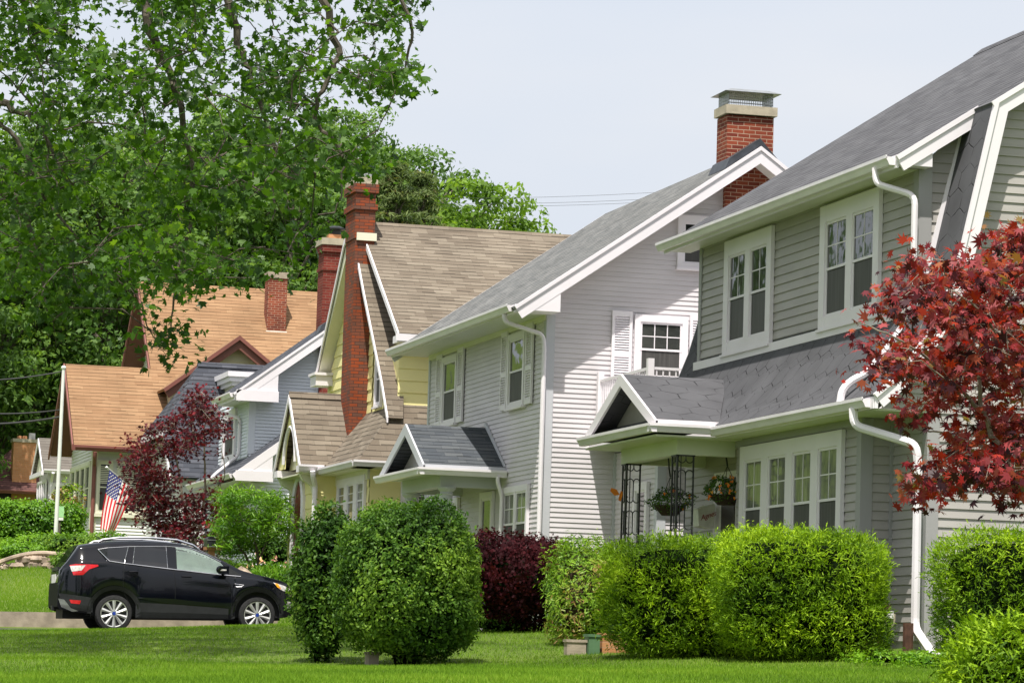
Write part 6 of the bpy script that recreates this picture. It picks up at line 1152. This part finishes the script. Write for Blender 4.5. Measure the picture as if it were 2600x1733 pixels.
q = MB(); patch(q, W((688, 1474), (697, 1475), (706, 1489), (694, 1484)), .016); q.build('indicator_lens', 'lens_amber', hl)
q = MB(); patch(q, W((724, 1519), (733, 1521), (736, 1537), (718, 1536)), .012); q.build('fog_light', 'lens_clear', car)
q = MB()
for (a, b) in (((315, 1451), (338, 1450)), ((449, 1460), (474, 1460))):
    q = MB(); strip(q, W(a, b), .014, .022); q.build('door_handle', 'car_paint', car)
q = MB(); strip(q, W((584, 1477), (594, 1478.5), (607, 1480), (602, 1484), (585, 1484)), .006, .012); q.build('fender_badge', 'chrome', car)
for sgn in (0, 1):
    f = lambda y: y if sgn == 0 else 1.84-y
    c = K(554, 1443); q = MB(); q.tube([(c[0]-.09, f(-.06), c[1]), (c[0]-.085, f(-.14), c[1]+.005), (c[0]-.08, f(-.19), c[1])], [.05, .075, .05], 10); q.box(c[0]-.10, c[0]+.08, min(f(-.02), f(-.18)), max(f(-.02), f(-.18)), c[1]-.07, c[1]+.07)
    q.tube([(c[0], f(.05), c[1]-.08), (c[0], f(-.05), c[1]-.06)], .03, 6); mr = q.build('wing_mirror', 'car_paint', car, smooth=False); q = MB(); q.box(c[0]-.09, c[0]+.03, f(-.185)-.004, f(-.185)+.004, c[1]-.015, c[1]+.012); q.build('mirror_lamp', 'lens_clear', mr)
for sgn in (0, 1):
    q = MB(); P = [(x, (.92-.60) if sgn == 0 else .92+.60, rfn(x)+dz) for x, dz in ((-.28, .0), (-.2, .035), (.1, .05), (.7, .055), (1.2, .05), (1.5, .03), (1.62, -.01))]; q.tube(P, .022, 6); q.build('roof_rail', 'chrome', car)
q = MB(); z_ = K(193, 1385)[1]; q.prism([(-.66, .3, z_+.0), (-.28, .3, z_+.055), (-.28, .3, z_+.02), (-.62, .3, z_-.035)], (0, 1.24, 0)); q.build('spoiler', 'car_paint', car)
q = MB(); a, b = K(165, 1425), K(190, 1388); q.prism([(a[0]-.02, .35, a[1]), (b[0]-.02, .45, b[1]), (b[0]-.02, 1.39, b[1]), (a[0]-.02, 1.49, a[1])], (.01, 0, .01)); q.build('tailgate_glass', 'car_glass_dark', car)
q = MB(); x_, z_ = K(146, 1468); q.box(x_-.03, x_-.015, .65, 1.19, z_-.08, z_+.08); q.build('number_plate', 'paper_white', car); x_, z_ = K(150, 1443); MB().box(x_-.04, x_+.0, .5, 1.34, z_-.03, z_+.03).build('tailgate_handle', 'plastic_black', car)
x_, z_ = K(142, 1541); q = MB(); q.box(x_-.02, x_+.4, .86, .98, z_-.03, z_+.02); q.box(x_-.03, x_+.02, .84, 1.0, z_-.05, z_+.04); q.build('tow_hitch', 'plastic_black', car)
MB().tube([(-.12, .75, rfn(-.12)), (-.28, .75, rfn(-.12)+.11)], .008, 5).build('antenna', 'plastic_black', car)
def wheel(cx, near):
    y0 = .02 if near else 1.82; s_ = 1 if near else -1; R_ = .345
    q = MB(); q.lathe((cx, y0, R_), [(.245, s_*.03), (.27, s_*.0), (.325, s_*.008), (.345, s_*.04), (.345, s_*.19), (.31, s_*.22)], 40, 'y'); wo = q.build('wheel', 'tyre', car)
    q = MB(); q.lathe((cx, y0, R_), [(.252, s_*.018), (.252, -s_*.001), (.236, s_*.004), (.236, s_*.05)], 40, 'y'); q.f = q.f[:-2]; q.m = q.m[:-2]
    for i in range(10):
        a = 2*math.pi*(i+.5)/10; u, v = np.array([math.cos(a), 0, math.sin(a)]), np.array([-math.sin(a), 0, math.cos(a)]); c = np.array([cx, y0, R_])
        for (ra, rb, wa, wb) in ((.05, .24, .016, .034),):
            P = [c+u*ra-v*wa, c+u*rb-v*wb, c+u*rb+v*wb, c+u*ra+v*wa]; m_ = c+u*(ra+rb)/2
            q.prism([p+np.array([0, s_*.006, 0]) for p in P], (0, s_*.02, 0)); q.add([P[0]+(0, s_*.005, 0), P[1]+(0, s_*.005, 0), c+u*rb-np.array([0, s_*.008, 0]), c+u*ra-np.array([0, s_*.008, 0])], [(0, 1, 2, 3)]); q.add([P[3]+(0, s_*.005, 0), P[2]+(0, s_*.005, 0), c+u*rb-np.array([0, s_*.008, 0]), c+u*ra-np.array([0, s_*.008, 0])], [(0, 1, 2, 3)])
    q.lathe((cx, y0, R_), [(.06, s_*.0), (.06, s_*.03)], 20, 'y'); q.build('rim', 'alloy', wo)
    q = MB(); q.lathe((cx, y0, R_), [(.235, s_*.045), (.235, s_*.05)], 30, 'y'); q.build('brake_shadow_disc', 'interior_dark', wo); q = MB(); q.lathe((cx, y0-s_*.008, R_), [(.034, 0), (.034, s_*.01)], 18, 'y'); q.build('hub_badge', 'badge_blue', wo)
for c in (0, 2.69):
    for nr in (True, False): wheel(c, nr)

def mirror_part(o, par):
    me = o.data.copy(); c0 = ORG[car.name][1]; v = np.empty(len(me.vertices)*3); me.vertices.foreach_get('co', v); v = v.reshape(-1, 3); v[:, 1] = -v[:, 1]
    me.vertices.foreach_set('co', v.ravel()); me.flip_normals(); me.update(); c = bpy.data.objects.new(o.name.split('.')[0], me); COL.objects.link(c); c.parent = par
    for ch in list(o.children): mirror_part(ch, c)
for ch in list(car.children):
    if ch.name.split('.')[0] in ('quarter_window', 'rear_window', 'front_window', 'window_glass', 'quarter_panel', 'window_trim', 'door_seam', 'lower_cladding', 'rear_skid_plate', 'door_crease', 'tail_light', 'rear_reflector', 'headlight', 'fog_light', 'door_handle', 'fender_badge'): mirror_part(ch, car)
